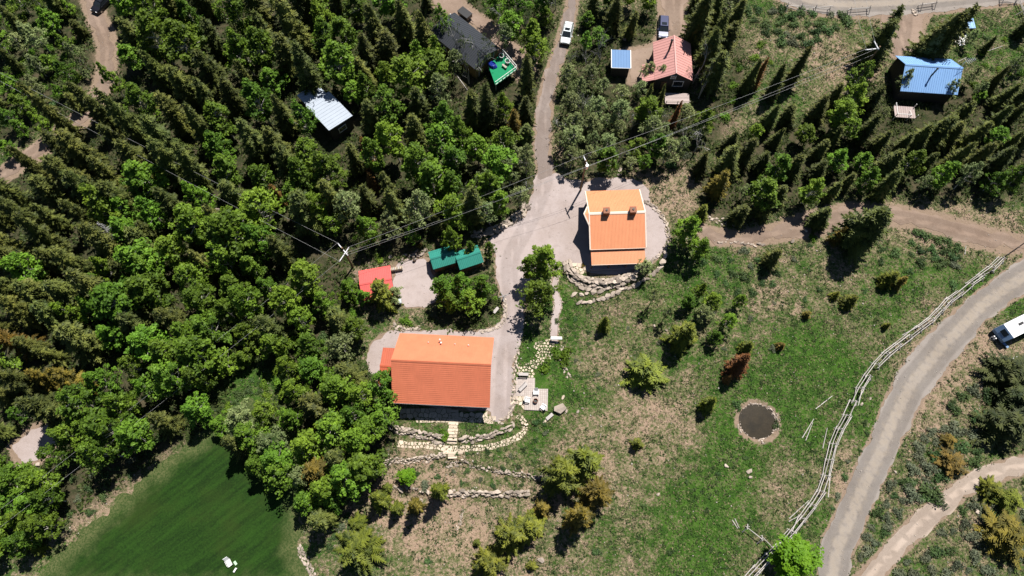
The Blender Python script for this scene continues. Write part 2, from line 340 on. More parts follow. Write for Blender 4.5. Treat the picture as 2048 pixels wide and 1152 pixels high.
# one ground sheet: fine under the camera, coarse out to the horizon
far = np.array([3, 8, 16, 30, 55, 100, 180, 320, 600, 1100, 2200.])
gx = np.r_[-100 - far[::-1], np.arange(-100, 100.01, .5), 100 + far]; gy = np.r_[-14 - far[::-1], np.arange(-14, 103.01, .5), 103 + far]
X, Y = np.meshgrid(gx, gy); nx, ny = len(gx), len(gy); V = np.stack([X.ravel(), Y.ravel()], 1)
i, j = np.meshgrid(np.arange(nx - 1), np.arange(ny - 1)); a = (j * nx + i).ravel()
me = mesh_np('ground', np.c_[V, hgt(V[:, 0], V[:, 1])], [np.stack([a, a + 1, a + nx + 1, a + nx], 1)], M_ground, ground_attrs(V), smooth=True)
tag(link('ground', me), kind='structure')

def mid(a, b): b = b[::-1]; n = min(len(a), len(b)); A = resample(WL(a), 1.5); B = resample(WL(b), 1.5); k = 40; A = A[np.linspace(0, len(A) - 1, k).astype(int)]; B = B[np.linspace(0, len(B) - 1, k).astype(int)]; return (A + B) / 2
sheet('road', ZONE['road'], M_road, .045, mid(ROAD_L, ROAD_R), .17)
sheet('dirt_road', ZONE['low'], M_low, .040, mid(LOW_U, LOW_D), .15)
sheet('driveway', ZONE['drive'], M_drive, .040, WL([(1095, 340), (1078, 400), (1050, 460), (1020, 520), (1022, 580), (1024, 640), (1012, 720), (1006, 830)]), .2)
sheet('lane', ZONE['lane'], M_lane_shaded, .047, WL([(1148, -20), (1138, 50), (1116, 120), (1098, 200), (1086, 280), (1090, 350)]), .25)
sheet('yard', ZONE['yard2'], M_drive, .036, None, .2)
sheet('dirt_track', ZONE['trackr'], M_dirt, .036, WL([(1420, 470), (1500, 478), (1620, 450), (1720, 435), (1800, 437), (1900, 458), (2000, 485), (2100, 490)]), .3)
sheet('dirt_track', ZONE['trackl'], M_dirt, .036, WL(TRACK_L), .25)
sheet('road', ZONE['toproad'], M_road, .040, WL(TOPROAD), .2)
sheet('driveway', ZONE['padtop'], M_dirt, .036, WL([(1345, -20), (1345, 60)]), .25)
sheet('driveway', ZONE['padtop2'], M_dirt, .036, None, .25)
sheet('driveway', ZONE['padright'], M_dirt, .036, WL([(1815, 0), (1800, 110)]), .3)
sheet('driveway', ZONE['padleft'], M_drive, .036, None, .2)
sheet('footpath', ZONE['foot'], M_drive, .036, None, .08, .4)
t = NT('mown_grass'); v = t.pos(); vr = t.map(t.map(v, (1, 1, 1), math.radians(50)), (1, .10, 1)); n1 = t.noise(vr, 1.3, 6, .65, .3); n2 = t.noise(v, .12, 5, .6); n3 = t.noise(v, 4, 6, .75); n5 = t.noise(v, .5, 5, .6)
f = t.math('ADD', t.math('MULTIPLY', n1, .5), t.math('MULTIPLY', n3, .5)); c = t.mix(t.ss(f, .36, .64), (.006, .021, .002), (.019, .058, .005)); c = t.mix(t.math('MULTIPLY', t.ss(n2, .45, .7), .55), c, (.026, .044, .006)); c = t.mix(t.ss(n3, .58, .8), c, (.036, .066, .013))
edge = t.math('ADD', t.attr('edge'), t.math('MULTIPLY', t.math('SUBTRACT', n5, .5), 5.0)); rough = t.mix(t.ss(n3, .4, .62), (.035, .065, .014), (.12, .125, .05)); c = t.mix(t.ss(edge, .2, 3.4, .9, 0), c, rough)
M_lawn = t.bsdf(c, .9, 0, t.bump(t.math('ADD', n3, n1), .7, .08), .2)
sheet('lawn', ZONE['lawn'], M_lawn, .034, None, .4)
# ================================================================ FOLIAGE PROTOTYPES
M_spruce = foliage('spruce_needles', (.016, .032, .008), (.160, .180, .036), .10, .32)
M_aspen = foliage('aspen_leaves', (.036, .082, .008), (.190, .325, .026), .26, .34)
M_lime = foliage('lime_leaves', (.10, .22, .008), (.19, .34, .012), .3, .05)
M_brush = foliage('grey_green_leaves', (.085, .125, .040), (.27, .32, .12), .25, .25)
M_rust = foliage('rusty_needles', (.085, .045, .016), (.30, .14, .035), .12, .2)
M_gold = foliage('golden_needles', (.045, .046, .010), (.25, .175, .024), .10, .15)
M_fir = foliage('bright_needles', (.024, .042, .007), (.22, .245, .022), .10, .15)
M_darkfir = foliage('dark_fir_needles', (.012, .026, .007), (.085, .105, .026), .10, .2)
M_sage = foliage('dark_shrub_leaves', (.024, .056, .018), (.105, .175, .052), .2, .35)
M_sagegrey = foliage('grey_shrub_leaves', (.065, .085, .048), (.18, .20, .12), .2, .25)
M_bark = plain('dark_bark', (.085, .06, .045), .9, .4, 3)
M_palebark = plain('pale_bark', (.42, .40, .35), .8, .35, 2)
M_dead = plain('silver_deadwood', (.36, .35, .34), .8, .3, 2)

def quads(C, N, S, asp, r):
    """leaf cards: centres, normals, sizes"""
    n = len(C); N = N / np.maximum(np.linalg.norm(N, axis=1), 1e-6)[:, None]
    a = r.normal(size=(n, 3)); T = np.cross(N, a); T /= np.maximum(np.linalg.norm(T, axis=1), 1e-6)[:, None]; B = np.cross(N, T)
    T = T * S[:, None]; B = B * (S * asp)[:, None]
    V = np.stack([C - T, C - B * .9 + T * .1, C + T, C + B * .9 - T * .1], 1).reshape(-1, 3)
    return V, np.arange(4 * n).reshape(-1, 4)
def proto_spruce(seed, fullness=1.0, taper=.85, dome=0.0, spread=(.55, 1.2), gap=1.0):
    """unit tree: height 1 and crown radius 1 once scaled; worked out at h=13, r=2.7"""
    r = np.random.default_rng(seed); h, R = 13.0, 2.7; V = []; F = []; T = []; nv = 0
    z = .05 * h; lean = r.normal(0, .15, 2); lob = [(r.integers(2, 5), r.uniform(0, 6.28), r.uniform(.08, .22)) for _ in range(2)]
    while z < h * .985:
        t = z / h; prof = (1 - t) ** taper * (1 - dome) + dome * math.sqrt(max(0, 1 - t ** 2.2))
        prof *= min(1, .55 + t * 4)
        nb = max(4, int(round(6.5 * fullness * (.5 + .5 * prof)))); a0 = r.uniform(0, 6.28)
        for k in range(nb):
            az = a0 + 6.28 * k / nb + r.normal(0, .25); mod = 1 + sum(q * math.sin(n_ * az + ph + t * 5) for n_, ph, q in lob)
            L = R * prof * r.uniform(*spread) * mod + .2
            d = np.array([math.cos(az), math.sin(az), 0]); sdv = np.array([-d[1], d[0], 0]); rise = r.uniform(.05, .30) + .35 * t; drop = r.uniform(.30, .5)
            m = max(2, int(L / .20)); s = (np.arange(m) + r.uniform(0, .5)) / m
            p = d * (s * L)[:, None]; p[:, 2] = z + L * (rise * s - drop * s * s); p[:, :2] += lean * t
            base = r.uniform(.0, 1.0)
            for side in (-1, 1, 0):
                w = (.60 * np.sin(np.pi * np.clip(.22 + .75 * s, 0, 1)) + .05) * r.uniform(.7, 1.3, m) * min(1, L * .8)
                tip = p + d * (.30 * r.uniform(.6, 1.4, m))[:, None] + sdv * (side * w)[:, None]; tip[:, 2] += (-.12 if side else .16) * r.uniform(.2, 1.7, m)
                b0 = p - d * .14 - sdv * (side * .02); b1 = p + d * .18 + (sdv * .13 if side == 0 else 0); b0 = b0 - (sdv * .13 if side == 0 else 0)
                V.append(np.stack([b0, b1, tip], 1).reshape(-1, 3)); F.append(np.arange(3 * m).reshape(-1, 3) + nv); nv += 3 * m
                T.append(np.repeat(np.clip(base * .7 + r.uniform(0, .4, m), 0, 1), 3))
        z += gap * (.36 + .08 * r.random()) * (1.0 if t < .8 else .8) / max(1, fullness ** .5)
    zs = np.linspace(.07, .93, 9); ring = []          # dense inside of the crown: opaque hull added to block light
    for t in zs:
        prof = ((1 - t) ** taper * (1 - dome) + dome * math.sqrt(max(0, 1 - t ** 2.2))) * min(1, .55 + t * 4)
        ring.append([((R * prof * .58 + .05) * r.uniform(.75, 1.2) * math.cos(k * .6283), (R * prof * .58 + .05) * r.uniform(.75, 1.2) * math.sin(k * .6283), t * h - .1 * R * prof) for k in range(10)])
    V.append(np.array(ring).reshape(-1, 3)); i_, k_ = np.meshgrid(np.arange(8), np.arange(10), indexing='ij'); q0 = (nv + i_ * 10 + k_).ravel(); q1 = (nv + i_ * 10 + (k_ + 1) % 10).ravel(); T.append(np.full(90, .3))
    F.append(np.stack([q0, q1, q1 + 10], 1)); F.append(np.stack([q0, q1 + 10, q0 + 10], 1))
    V = np.concatenate(V); V[:, :2] /= R; V[:, 2] /= h
    return V, [np.concatenate(F)], np.concatenate(T)
def proto_broad(seed, n_clump=70, per=60, leaf=.15, base=.22, peak=.34, clr=.5, tip=.8):
    """aspen worked out at h=10, r=2.2: a teardrop of leaf clumps round a limbed stem"""
    r = np.random.default_rng(seed); h, R = 10.0, 2.2; C = []; N = []; S = []; T = []; cents = []; lob = [(r.integers(2, 4), r.uniform(0, 6.28), r.uniform(.08, .2)) for _ in range(2)]
    for k in range(n_clump):
        tt = r.random() ** .9; z = base + (1 - base) * tt * .97
        prof = (tt / peak) ** .6 if tt < peak else max(.05, (1 - tt) / (1 - peak)) ** tip
        a = k * 2.399 + r.normal(0, .35); mod = 1 + sum(q * math.sin(n_ * a + ph + tt * 4) for n_, ph, q in lob); rr = R * max(.12, prof) * math.sqrt(r.uniform(.10, 1.0)) * .95 * mod
        c = np.array([math.cos(a) * rr, math.sin(a) * rr, z * h]); cents.append(c); cr = clr * r.uniform(.6, 1.35) * (.6 + .45 * prof)
        m = int(per * r.uniform(.6, 1.4)); q = r.normal(size=(m, 3)); q /= np.linalg.norm(q, axis=1)[:, None]; rad = cr * r.random(m) ** .45
        C.append(c + q * rad[:, None] * np.array([1, 1, 1.15])); N.append(q * .7 + np.array([0, 0, .5]) + r.normal(0, .55, (m, 3))); S.append(leaf * r.uniform(.55, 1.4, m))
        T.append(np.clip(r.uniform(.0, .65) + r.uniform(0, .4, m), 0, 1))
    V, F = quads(np.concatenate(C), np.concatenate(N), np.concatenate(S), .7, r)
    V[:, :2] /= R; V[:, 2] /= h
    mb = MB(); lean = r.normal(0, .05, 2); sp = [(lean[0] * math.sin(t * 3), lean[1] * math.sin(t * 2.5), t) for t in np.linspace(-.03, .9, 7)]
    mb.path(sp, list(np.linspace(.055, .012, 7)), 5)
    for c in cents[::3]:
        z0 = max(.15, c[2] / h - r.uniform(.06, .16)); b = (lean[0] * math.sin(z0 * 3), lean[1] * math.sin(z0 * 2.5), z0); e = (c[0] / R, c[1] / R, c[2] / h)
        m_ = tuple((p + q_) / 2 + (.02 if k < 2 else -.01) for k, (p, q_) in enumerate(zip(b, e))); mb.path([b, m_, e], [.018, .013, .006], 4)
    return (V, [F], np.repeat(np.concatenate(T), 4)), mb
def proto_bare(seed, levels=4, spread=.75, leaves=0):
    r = random.Random(seed); tw = MB(); tips = []
    def grow(p, d, L, rad, lev):
        n = 3; q = Vector(p); dd = Vector(d); pts = [q.copy()]
        for _ in range(n): dd = (dd + Vector((r.gauss(0, .13), r.gauss(0, .13), r.gauss(.03, .06)))).normalized(); q = q + dd * (L / n); pts.append(q.copy())
        tw.path(pts, [rad * (1 - .2 * k) for k in range(n + 1)], 4 if lev > 1 else 3)
        if lev == 0: tips.append(q.copy()); return
        for k in range(r.choice((3, 4, 4, 5))):
            t_ = r.uniform(.35, 1.0); b = pts[min(n, int(t_ * n) + (1 if t_ > .9 else 0))]; ax = Vector((r.gauss(0, 1), r.gauss(0, 1), r.gauss(0, .5))).normalized()
            nd = (dd + ax * spread).normalized(); grow(b, nd, L * r.uniform(.42, .62), rad * .5, lev - 1)
    grow((0, 0, -.1), (0, 0, 1), 4.6, .11, levels - 1)
    return tw, tips
def proto_shrub(seed, n=420, leaf=.11, flat=.75):
    r = np.random.default_rng(seed); k = 9; c = r.normal(0, .38, (k, 3)); c[:, 2] = np.abs(c[:, 2]) * .5 + .28; own = r.integers(0, k, n); q = r.normal(size=(n, 3)); q /= np.linalg.norm(q, axis=1)[:, None]
    p = c[own] + q * (.42 * r.random(n) ** .4)[:, None]; p[:, 2] = np.abs(p[:, 2]) * flat; tint = np.clip(r.uniform(.0, .75, k)[own] + r.uniform(0, .3, n), 0, 1)
    V, F = quads(p, q * .7 + np.array([0, 0, .7]) + r.normal(0, .5, (n, 3)), leaf * r.uniform(.6, 1.4, n), .6, r)
    return V, [F], np.repeat(tint, 4)
def trunk_mesh(name, mat, r=.03, top=.97): return MB().path([(0, 0, -.02), (.004, 0, .3), (0, .004, .7), (0, 0, top)], [r * 1.25, r, r * .6, r * .12], 6).mesh(name, mat)
def crown_mesh(name, d, mat): return mesh_np(name, d[0], d[1], mat, {'tint': d[2]})

SPR = [proto_spruce(s, f, tp, dm) for s, f, tp, dm in ((1, 1.0, .85, .15), (2, .95, .8, .3), (3, 1.05, .95, .1), (4, .9, .8, .22), (5, 1.0, .75, .35), (6, .8, .9, .2), (7, 1.1, .7, .1), (8, .85, .85, .4))]
DOM = [proto_spruce(s, 1.0, .8, dm, (.42, 1.2), 1.55) for s, dm in ((21, .45), (22, .6), (23, .3))]
BRO = [proto_broad(*k) for k in ((31, 74, 62, .15, .20, .34, .50, .8), (32, 80, 60, .14, .16, .30, .46, .9), (33, 66, 64, .16, .24, .40, .54, .65), (36, 70, 58, .15, .12, .38, .52, .7), (37, 88, 50, .14, .18, .28, .42, 1.0), (34, 60, 40, .14, .22, .36, .48, .8), (35, 44, 36, .15, .26, .42, .5, .7))]
SHR = [proto_shrub(s) for s in (41, 42, 43, 44)]
T_spr = trunk_mesh('spruce_trunk', M_bark, .07); T_dom = trunk_mesh('fir_trunk', M_bark, .05, .85)
C_spr = [crown_mesh('spruce_crown', d, M_spruce) for d in SPR]; C_rust = [crown_mesh('rusty_crown', d, M_rust) for d in SPR[:3]]; C_gold = [crown_mesh('golden_crown', d, M_gold) for d in SPR[1:4]]
C_fir = [crown_mesh('fir_crown', d, M_fir) for d in DOM]; C_goldfir = [crown_mesh('golden_fir_crown', d, M_gold) for d in DOM]; C_dfir = [crown_mesh('dark_fir_crown', d, M_darkfir) for d in DOM]
C_yfir = [crown_mesh('young_fir_crown', d, M_fir) for d in SPR[:3]]
C_asp = [crown_mesh('aspen_crown', d[0], M_aspen) for d in BRO[:6]]; C_lime = [crown_mesh('lime_crown', proto_broad(38, 90, 80, .16, .08, .45, .6, .5)[0], M_lime)]; C_bru = [crown_mesh('sparse_crown', d[0], M_brush) for d in BRO[5:]]
T_asp = [d[1].mesh('aspen_trunk', M_palebark) for d in BRO]
BARE = [proto_bare(s, 4, sp) for s, sp in ((51, .75), (52, .9), (53, .65))]
C_bare = []; T_bare = []
for k, (tw, tips) in enumerate(BARE):
    zs = max(v[2] for v in tw.v); rs = np.percentile([math.hypot(v[0], v[1]) for v in tw.v], 97)
    tw.v = [(v[0] / rs, v[1] / rs, v[2] / zs) for v in tw.v]; C_bare.append(tw.mesh('bare_branches', M_dead))
    T_bare.append(MB().path([(0, 0, -.02), (.01, 0, .25), (0, .01, .5)], [.05, .04, .022], 6).mesh('bare_trunk', M_palebark))
    nt = len(tips); r = np.random.default_rng(k + 60); idx = r.integers(0, nt, 260); C = np.array([tips[q] for q in idx]) + r.normal(0, .12, (260, 3)); C[:, :2] /= rs; C[:, 2] /= zs
    Vq, Fq = quads(C, r.normal(size=(260, 3)) + (0, 0, .5), r.uniform(.02, .05, 260), .7, r); C_bare[-1] = (C_bare[-1], mesh_np('bud_leaves', Vq, [Fq], M_brush, {'tint': r.random(1040)}))
C_shr = {k: [crown_mesh('shrub_leaves', d, m) for d in SHR] for k, m in (('dark', M_sage), ('grey', M_sagegrey), ('green', M_aspen), ('gold', M_gold))}

TREES = []     # (species, px, py, height, radius, base x, base y)
def add_tree(sp, x, y, h, r, rz, label=None, group=None, variant=None, rnd_=random.Random(5)):
    z = H1(x, y); r = r * (1.22 if sp in ('fir', 'goldfir', 'darkfir') else 1.0); k = rnd_.randrange(1000) if variant is None else variant
    S = dict(spruce=('spruce_tree', C_spr, T_spr), rust=('dying_spruce_tree', C_rust, T_spr), gold=('golden_spruce_tree', C_gold, T_spr), fir=('fir_tree', C_fir, T_dom), goldfir=('golden_fir_tree', C_goldfir, T_dom), darkfir=('dark_fir_tree', C_dfir, T_dom), yfir=('young_fir_tree', C_yfir, T_spr))
    o = empty({'aspen': 'aspen_tree', 'lime': 'leafy_tree', 'brush': 'sparse_aspen_tree', 'bare': 'bare_aspen_tree'}.get(sp) or S[sp][0], (x, y, z), rz, label, 'tree', group); o.scale = (r, r, h); o.rotation_euler = (rnd_.gauss(0, .035), rnd_.gauss(0, .035), rz)
    if sp in S: link('crown', S[sp][1][k % len(S[sp][1])], o); link('trunk', S[sp][2], o)
    elif sp == 'bare': q = k % 3; c = link('branches', C_bare[q][0], o); link('leaves', C_bare[q][1], c); link('trunk', T_bare[q], o)
    else:
        C = {'aspen': C_asp, 'lime': C_lime, 'brush': C_bru}[sp]; q = k % len(C); link('crown', C[q], o); link('trunk', T_asp[q + (5 if sp == 'brush' else 0)], o)
    return o
# ================================================================ BUILDINGS
def metal(name, c, rough=.45, var=.10, spec=.4):
    t = NT(name); v = t.obj(); n = t.noise(v, .7, 5, .6); st = t.noise(t.map(v, (6, .5, 1)), 1.0, 4, .6); sp = t.noise(v, 9, 3, .7)
    f = t.math('ADD', t.math('MULTIPLY', t.math('ADD', n, t.math('MULTIPLY', st, .6)), 2 * var), 1 - 1.6 * var); cc = t.mul(c, f)
    cc = t.mix(t.math('MULTIPLY', t.ss(sp, .6, .8), .18), cc, tuple(x * .55 for x in c))
    return t.bsdf(cc, rough, 0, None, spec)
M_orange = metal('orange_roof', (.73, .215, .112), .45, .16); M_orange2 = metal('ribbed_orange_roof', (.70, .285, .140), .5, .13); M_rustroof = metal('rust_red_roof', (.42, .085, .035), .55, .18)
M_red = metal('red_roof', (.74, .12, .11)); M_salmon = metal('salmon_roof', (.58, .29, .26), .6); M_green = metal('green_roof', (.03, .24, .19), .6, .2); M_blue = metal('blue_roof', (.25, .45, .78), .5); M_blue2 = metal('faded_blue_roof', (.085, .20, .40), .6); M_white = metal('white_roof', (.38, .43, .50), .4); M_darkroof = metal('charcoal_roof', (.028, .032, .04), .5, .25)
M_trim = plain('cream_trim', (.74, .62, .52), .6, .08); M_whitetrim = plain('white_paint', (.80, .80, .78), .5, .06); M_log = plain('brown_log_wall', (.15, .085, .05), .8, .3, 3); M_olive = plain('olive_board_wall', (.20, .145, .06), .8, .2, 3); M_darkwall = plain('dark_board_wall', (.05, .045, .04), .8, .25, 3)
M_glass = plain('window_glass', (.02, .025, .03), .08, .0, 1, 0, .6); M_wood = plain('weathered_wood', (.40, .34, .29), .85, .3, 4, orand=.18); M_deck = plain('grey_deck_boards', (.42, .34, .32), .8, .2, 4, orand=.12); M_steel = plain('galvanised_steel', (.45, .45, .46), .35, .15, 5, .8); M_black = plain('black_metal', (.02, .02, .022), .5, .2, 5)
M_rail = plain('silvered_log', (.47, .435, .405), .85, .3, 5, orand=.2); M_concrete = plain('concrete', (.40, .38, .36), .9, .15, 3); M_brownmetal = plain('rusty_chimney_metal', (.23, .085, .04), .6, .3, 4)

def V3(*a): return np.array(a, float)
def slope(mb, A, B, C, D, th=.10, ribs=0, courses=0, rib=.04):
    A, B, C, D = (np.array(p, float) for p in (A, B, C, D)); n = np.cross(B - A, D - A); n /= np.linalg.norm(n)
    if courses:
        for k in range(courses):
            s0, s1 = k / courses, (k + 1) / courses; a, b = A + (D - A) * s0, B + (C - B) * s0; c, d = B + (C - B) * s1, A + (D - A) * s1
            mb.slab([a + n * .036, b + n * .036, c + n * .005, d + n * .005], th)
    else: mb.slab([A, B, C, D], th)
    for k in range(ribs):
        t = (k + .5) / ribs; a, d = A + (B - A) * t, D + (C - D) * t; u = (B - A) / np.linalg.norm(B - A) * rib * .5
        mb.add([a - u, a + u, d + u, d - u, a - u * .5 + n * rib, a + u * .5 + n * rib, d + u * .5 + n * rib, d - u * .5 + n * rib], [(4, 5, 6, 7), (0, 1, 5, 4), (1, 2, 6, 5), (2, 3, 7, 6), (3, 0, 4, 7)])
    return mb
def window(e, wall_p, x, y, z, w, h, nrm, trim=None):
    """window on a wall facing local direction nrm ('-y','+y','-x','+x')"""
    ax = nrm[1]; s = -1 if nrm[0] == '-' else 1; trim = trim or M_whitetrim
    d = (w, .06, h) if ax == 'y' else (.06, w, h); off = (0, s * .03, 0) if ax == 'y' else (s * .03, 0, 0)
    g = MB().box((x + off[0], y + off[1], z), d).build('window', M_glass, e); f = MB(); t = .09
    for dx, dz, ww, hh in ((0, h / 2, w + 2 * t, t), (0, -h / 2, w + 2 * t, t), (-w / 2, 0, t, h), (w / 2, 0, t, h)):
        if ax == 'y': f.box((x + dx, y + s * .05, z + dz), (ww, .12, hh))
        else: f.box((x + s * .05, y + dx, z + dz), (.12, ww, hh))
    f.build('frame', trim, g); return g
def door(e, x, y, z0, w, h, nrm, mat):
    ax = nrm[1]; s = -1 if nrm[0] == '-' else 1
    d = MB().box((x, y + s * .04, z0 + h / 2) if ax == 'y' else (x + s * .04, y, z0 + h / 2), (w, .08, h) if ax == 'y' else (.08, w, h)).build('door', mat, e)
    MB().tube((x + w * .35, y + s * .08, z0 + h * .48) if ax == 'y' else (x + s * .08, y + w * .35, z0 + h * .48), (x + w * .35, y + s * .16, z0 + h * .48) if ax == 'y' else (x + s * .16, y + w * .35, z0 + h * .48), .03).build('handle', M_steel, d)
def gable_house(name, label, cat, x, y, rot, Wd, D, ze, zr, roofm, wallm, ov=.45, ribs=0, courses=0, trim=None, group=None, zf=None):
    z = H1(x, y); e = empty(name, (x, y, z), math.radians(rot), label, cat, group); a, b = Wd / 2, D / 2; wx, wy = a - ov, b - ov; k = (zr - ze) / b
    zw = ze + k * ov - .13; zg = zr - .14
    MB().add([(-wx, -wy, -.5), (wx, -wy, -.5), (wx, wy, -.5), (-wx, wy, -.5), (-wx, -wy, zw), (wx, -wy, zw), (wx, wy, zw), (-wx, wy, zw), (-wx, 0, zg), (wx, 0, zg)],
             [(3, 2, 1, 0), (0, 1, 5, 4), (2, 3, 7, 6), (1, 2, 6, 9, 5), (3, 0, 4, 8, 7), (4, 5, 9, 8), (6, 7, 8, 9)]).build('wall', wallm, e)
    slope(MB(), (-a, -b, ze), (a, -b, ze), (a, 0, zr), (-a, 0, zr), .1, ribs, courses).build('roof_slope', roofm, e)
    slope(MB(), (a, b, ze), (-a, b, ze), (-a, 0, zr), (a, 0, zr), .1, ribs, courses).build('roof_slope', roofm, e)
    rc = MB(); rc.add([(-a - .02, -.22, zr - .22 * k + .075), (a + .02, -.22, zr - .22 * k + .075), (a + .02, 0, zr + .085), (-a - .02, 0, zr + .085), (-a - .02, .22, zr - .22 * k + .075), (a + .02, .22, zr - .22 * k + .075)], [(0, 1, 2, 3), (3, 2, 5, 4)]); rc.build('ridge_cap', trim or roofm, e)
    if trim:
        for s in (-1, 1):
            for q in (-1, 1):
                f = MB(); f.slab([(s * a - .09, 0, zr + .07), (s * a - .09, q * b, ze + .07), (s * a + .09, q * b, ze + .07), (s * a + .09, 0, zr + .07)][::1 if q < 0 else -1], .2); f.build('bargeboard', trim, e)
        MB().box((0, -b - .03, ze - .06), (2 * a, .05, .2)).build('gutter', trim, e)
    return e
def mono_house(name, label, cat, x, y, rot, Wd, D, z_front, z_back, roofm, wallm, ov=.3, ribs=0, group=None, trim=None):
    z = H1(x, y); e = empty(name, (x, y, z), math.radians(rot), label, cat, group); a, b = Wd / 2, D / 2; wx, wy = a - ov, b - ov; zf, zb = z_front - .14 + (z_back - z_front) * ov / D, z_back - .14 - (z_back - z_front) * ov / D
    MB().add([(-wx, -wy, -.5), (wx, -wy, -.5), (wx, wy, -.5), (-wx, wy, -.5), (-wx, -wy, zf), (wx, -wy, zf), (wx, wy, zb), (-wx, wy, zb)], [(3, 2, 1, 0), (4, 5, 6, 7), (0, 1, 5, 4), (1, 2, 6, 5), (2, 3, 7, 6), (3, 0, 4, 7)]).build('wall', wallm, e)
    slope(MB(), (-a, -b, z_front), (a, -b, z_front), (a, b, z_back), (-a, b, z_back), .1, ribs).build('roof', roofm, e)
    if trim:
        for s in (-1, 1): MB().slab([(s * a - .06, -b, z_front + .06), (s * a + .06, -b, z_front + .06), (s * a + .06, b, z_back + .06), (s * a - .06, b, z_back + .06)], .16).build('edge_trim', trim, e)
        MB().box((0, -b - .03, z_front - .03), (2 * a, .06, .14)).build('front_trim', trim, e)
    return e
def pipe(e, x, y, z0, z1, r, mat=None, name='vent_pipe', cap=True):
    m = MB().tube((x, y, z0), (x, y, z1), r, n=10); o = m.build(name, mat or M_steel, e)
    if cap: MB().tube((x, y, z1 + .03), (x, y, z1 + .14), r * 1.5, r * .6, n=10).build('pipe_cap', mat or M_steel, o)
    return o

# ---- main house
e = gable_house('main_house', 'long house with a plain burnt orange gable roof above stone steps', 'house', -9.80, 23.6, -2.82, 13.85, 10.25, 3.75, 8.15, M_orange, M_log, .55, 0, 22)
MB().box((0, -5.15, 3.62), (13.85, .06, .22)).build('gutter', M_whitetrim, e)
window(e, None, -4.2, -4.6, 1.9, 1.5, 1.2, '-y'); window(e, None, -1.6, -4.6, 1.9, 1.5, 1.2, '-y'); window(e, None, 4.4, -4.6, 1.9, 1.6, 1.2, '-y'); door(e, 1.5, -4.6, .15, 1.1, 2.1, '-y', M_darkwall); window(e, None, 6.38, 0.6, 2.0, 1.4, 1.2, '+x'); window(e, None, 6.38, -2.6, 2.0, 1.2, 1.2, '+x')
for x, y, r, h in ((-.75, 3.9, .09, .9), (-.55, 3.45, .10, .5), (-2.4, 3.5, .06, .25), (1.45, 3.4, .06, .25), (3.4, 3.3, .07, .3)): pipe(e, x, y, 8.15 - abs(y) * .859 - .1, 8.15 - abs(y) * .859 + h, r, M_whitetrim)
z = H1(-18.15, 24.5); ea = gable_house('annex', 'low lean-to with a dark rust red roof against the left end of the long house', 'shed', -18.05, 24.35, -3.2, 2.3, 5.7, 2.5, 3.05, M_rustroof, M_log, .12, 8)
# ---- smaller orange house with prow gable
hx, hy, hr = 16.26, 48.03, 2.16
e = gable_house('prow_house', 'smaller house with a ribbed orange roof, two chimneys and a pointed left gable', 'house', hx, hy, hr, 8.7, 10.23, 3.0, 5.2, M_orange2, M_log, .45, 40, 0, M_trim)
k = 2.2 / 5.115
for s in (-1, 1):
    tip = (-5.15, 0, 5.2); a_ = (-4.352, 0, 5.2); b_ = (-4.352, s * 1.75, 5.2 - 1.75 * k)
    MB().slab([tip, b_, a_] if s < 0 else [tip, a_, b_], .1).build('prow_slope', M_orange2, e)
    f = MB(); f.slab([(tip[0] - .1, 0, 5.27), (b_[0] - .1, b_[1], b_[2] + .07), (b_[0] + .08, b_[1], b_[2] + .07), (tip[0] + .12, 0, 5.27)][::1 if s < 0 else -1], .18); f.build('prow_bargeboard', M_trim, e)
for x in (-1.75, 2.35):
    c = MB().box((x, 0, 5.45), (.92, .92, 1.2)).build('chimney', M_brownmetal, e); MB().box((x, 0, 6.1), (1.02, 1.02, .10)).build('chimney_cap', M_brownmetal, c); MB().tube((x, 0, 6.15), (x, 0, 6.32), .16, n=10).build('flue', M_black, c)
slope(MB(), (-4.2, -7.3, 2.05), (4.2, -7.3, 2.05), (4.2, -4.72, 2.72), (-4.2, -4.72, 2.72), .08, 38).build('porch_roof', M_orange2, e)
MB().box((0, -7.34, 2.02), (8.4, .05, .16)).build('porch_gutter', M_trim, e)
for x in (-4.0, -1.35, 1.35, 4.0): MB().box((x, -7.05, .8), (.16, .16, 2.5)).build('porch_post', M_log, e)
MB().box((0, -6.0, -.05), (8.5, 2.7, .36)).build('porch_floor', M_deck, e)
door(e, .4, -4.66, .15, 1.0, 2.05, '-y', M_darkwall); window(e, None, -2.4, -4.66, 1.45, 1.5, 1.1, '-y'); window(e, None, 2.6, -4.66, 1.45, 1.5, 1.1, '-y'); window(e, None, -3.9, 1.6, 1.6, 1.3, 1.2, '-x'); window(e, None, -3.9, -1.8, 1.6, 1.3, 1.2, '-x'); window(e, None, -3.9, 0, 3.6, 1.0, .9, '-x')
# ---- red shed, green sheds
e = gable_house('red_shed', 'small shed with a bright red ribbed roof among the trees left of the yard', 'shed', -20.75, 37.5, 11.4, 4.9, 5.0, 2.4, 3.15, M_red, M_log, .25, 18)
for (x, y, r, lab) in ((-10.80, 41.95, 18, 'left of two green roofed sheds by the yard'), (-6.75, 41.95, 20, 'right of two green roofed sheds, beside the driveway')):
    e = gable_house('green_shed', lab, 'shed', x, y, r, 3.9, 3.1, 2.1, 2.9, M_green, M_log, .22, 14, group='green sheds'); door(e, .3, -1.33, .05, .9, 1.7, '-y', M_darkwall)
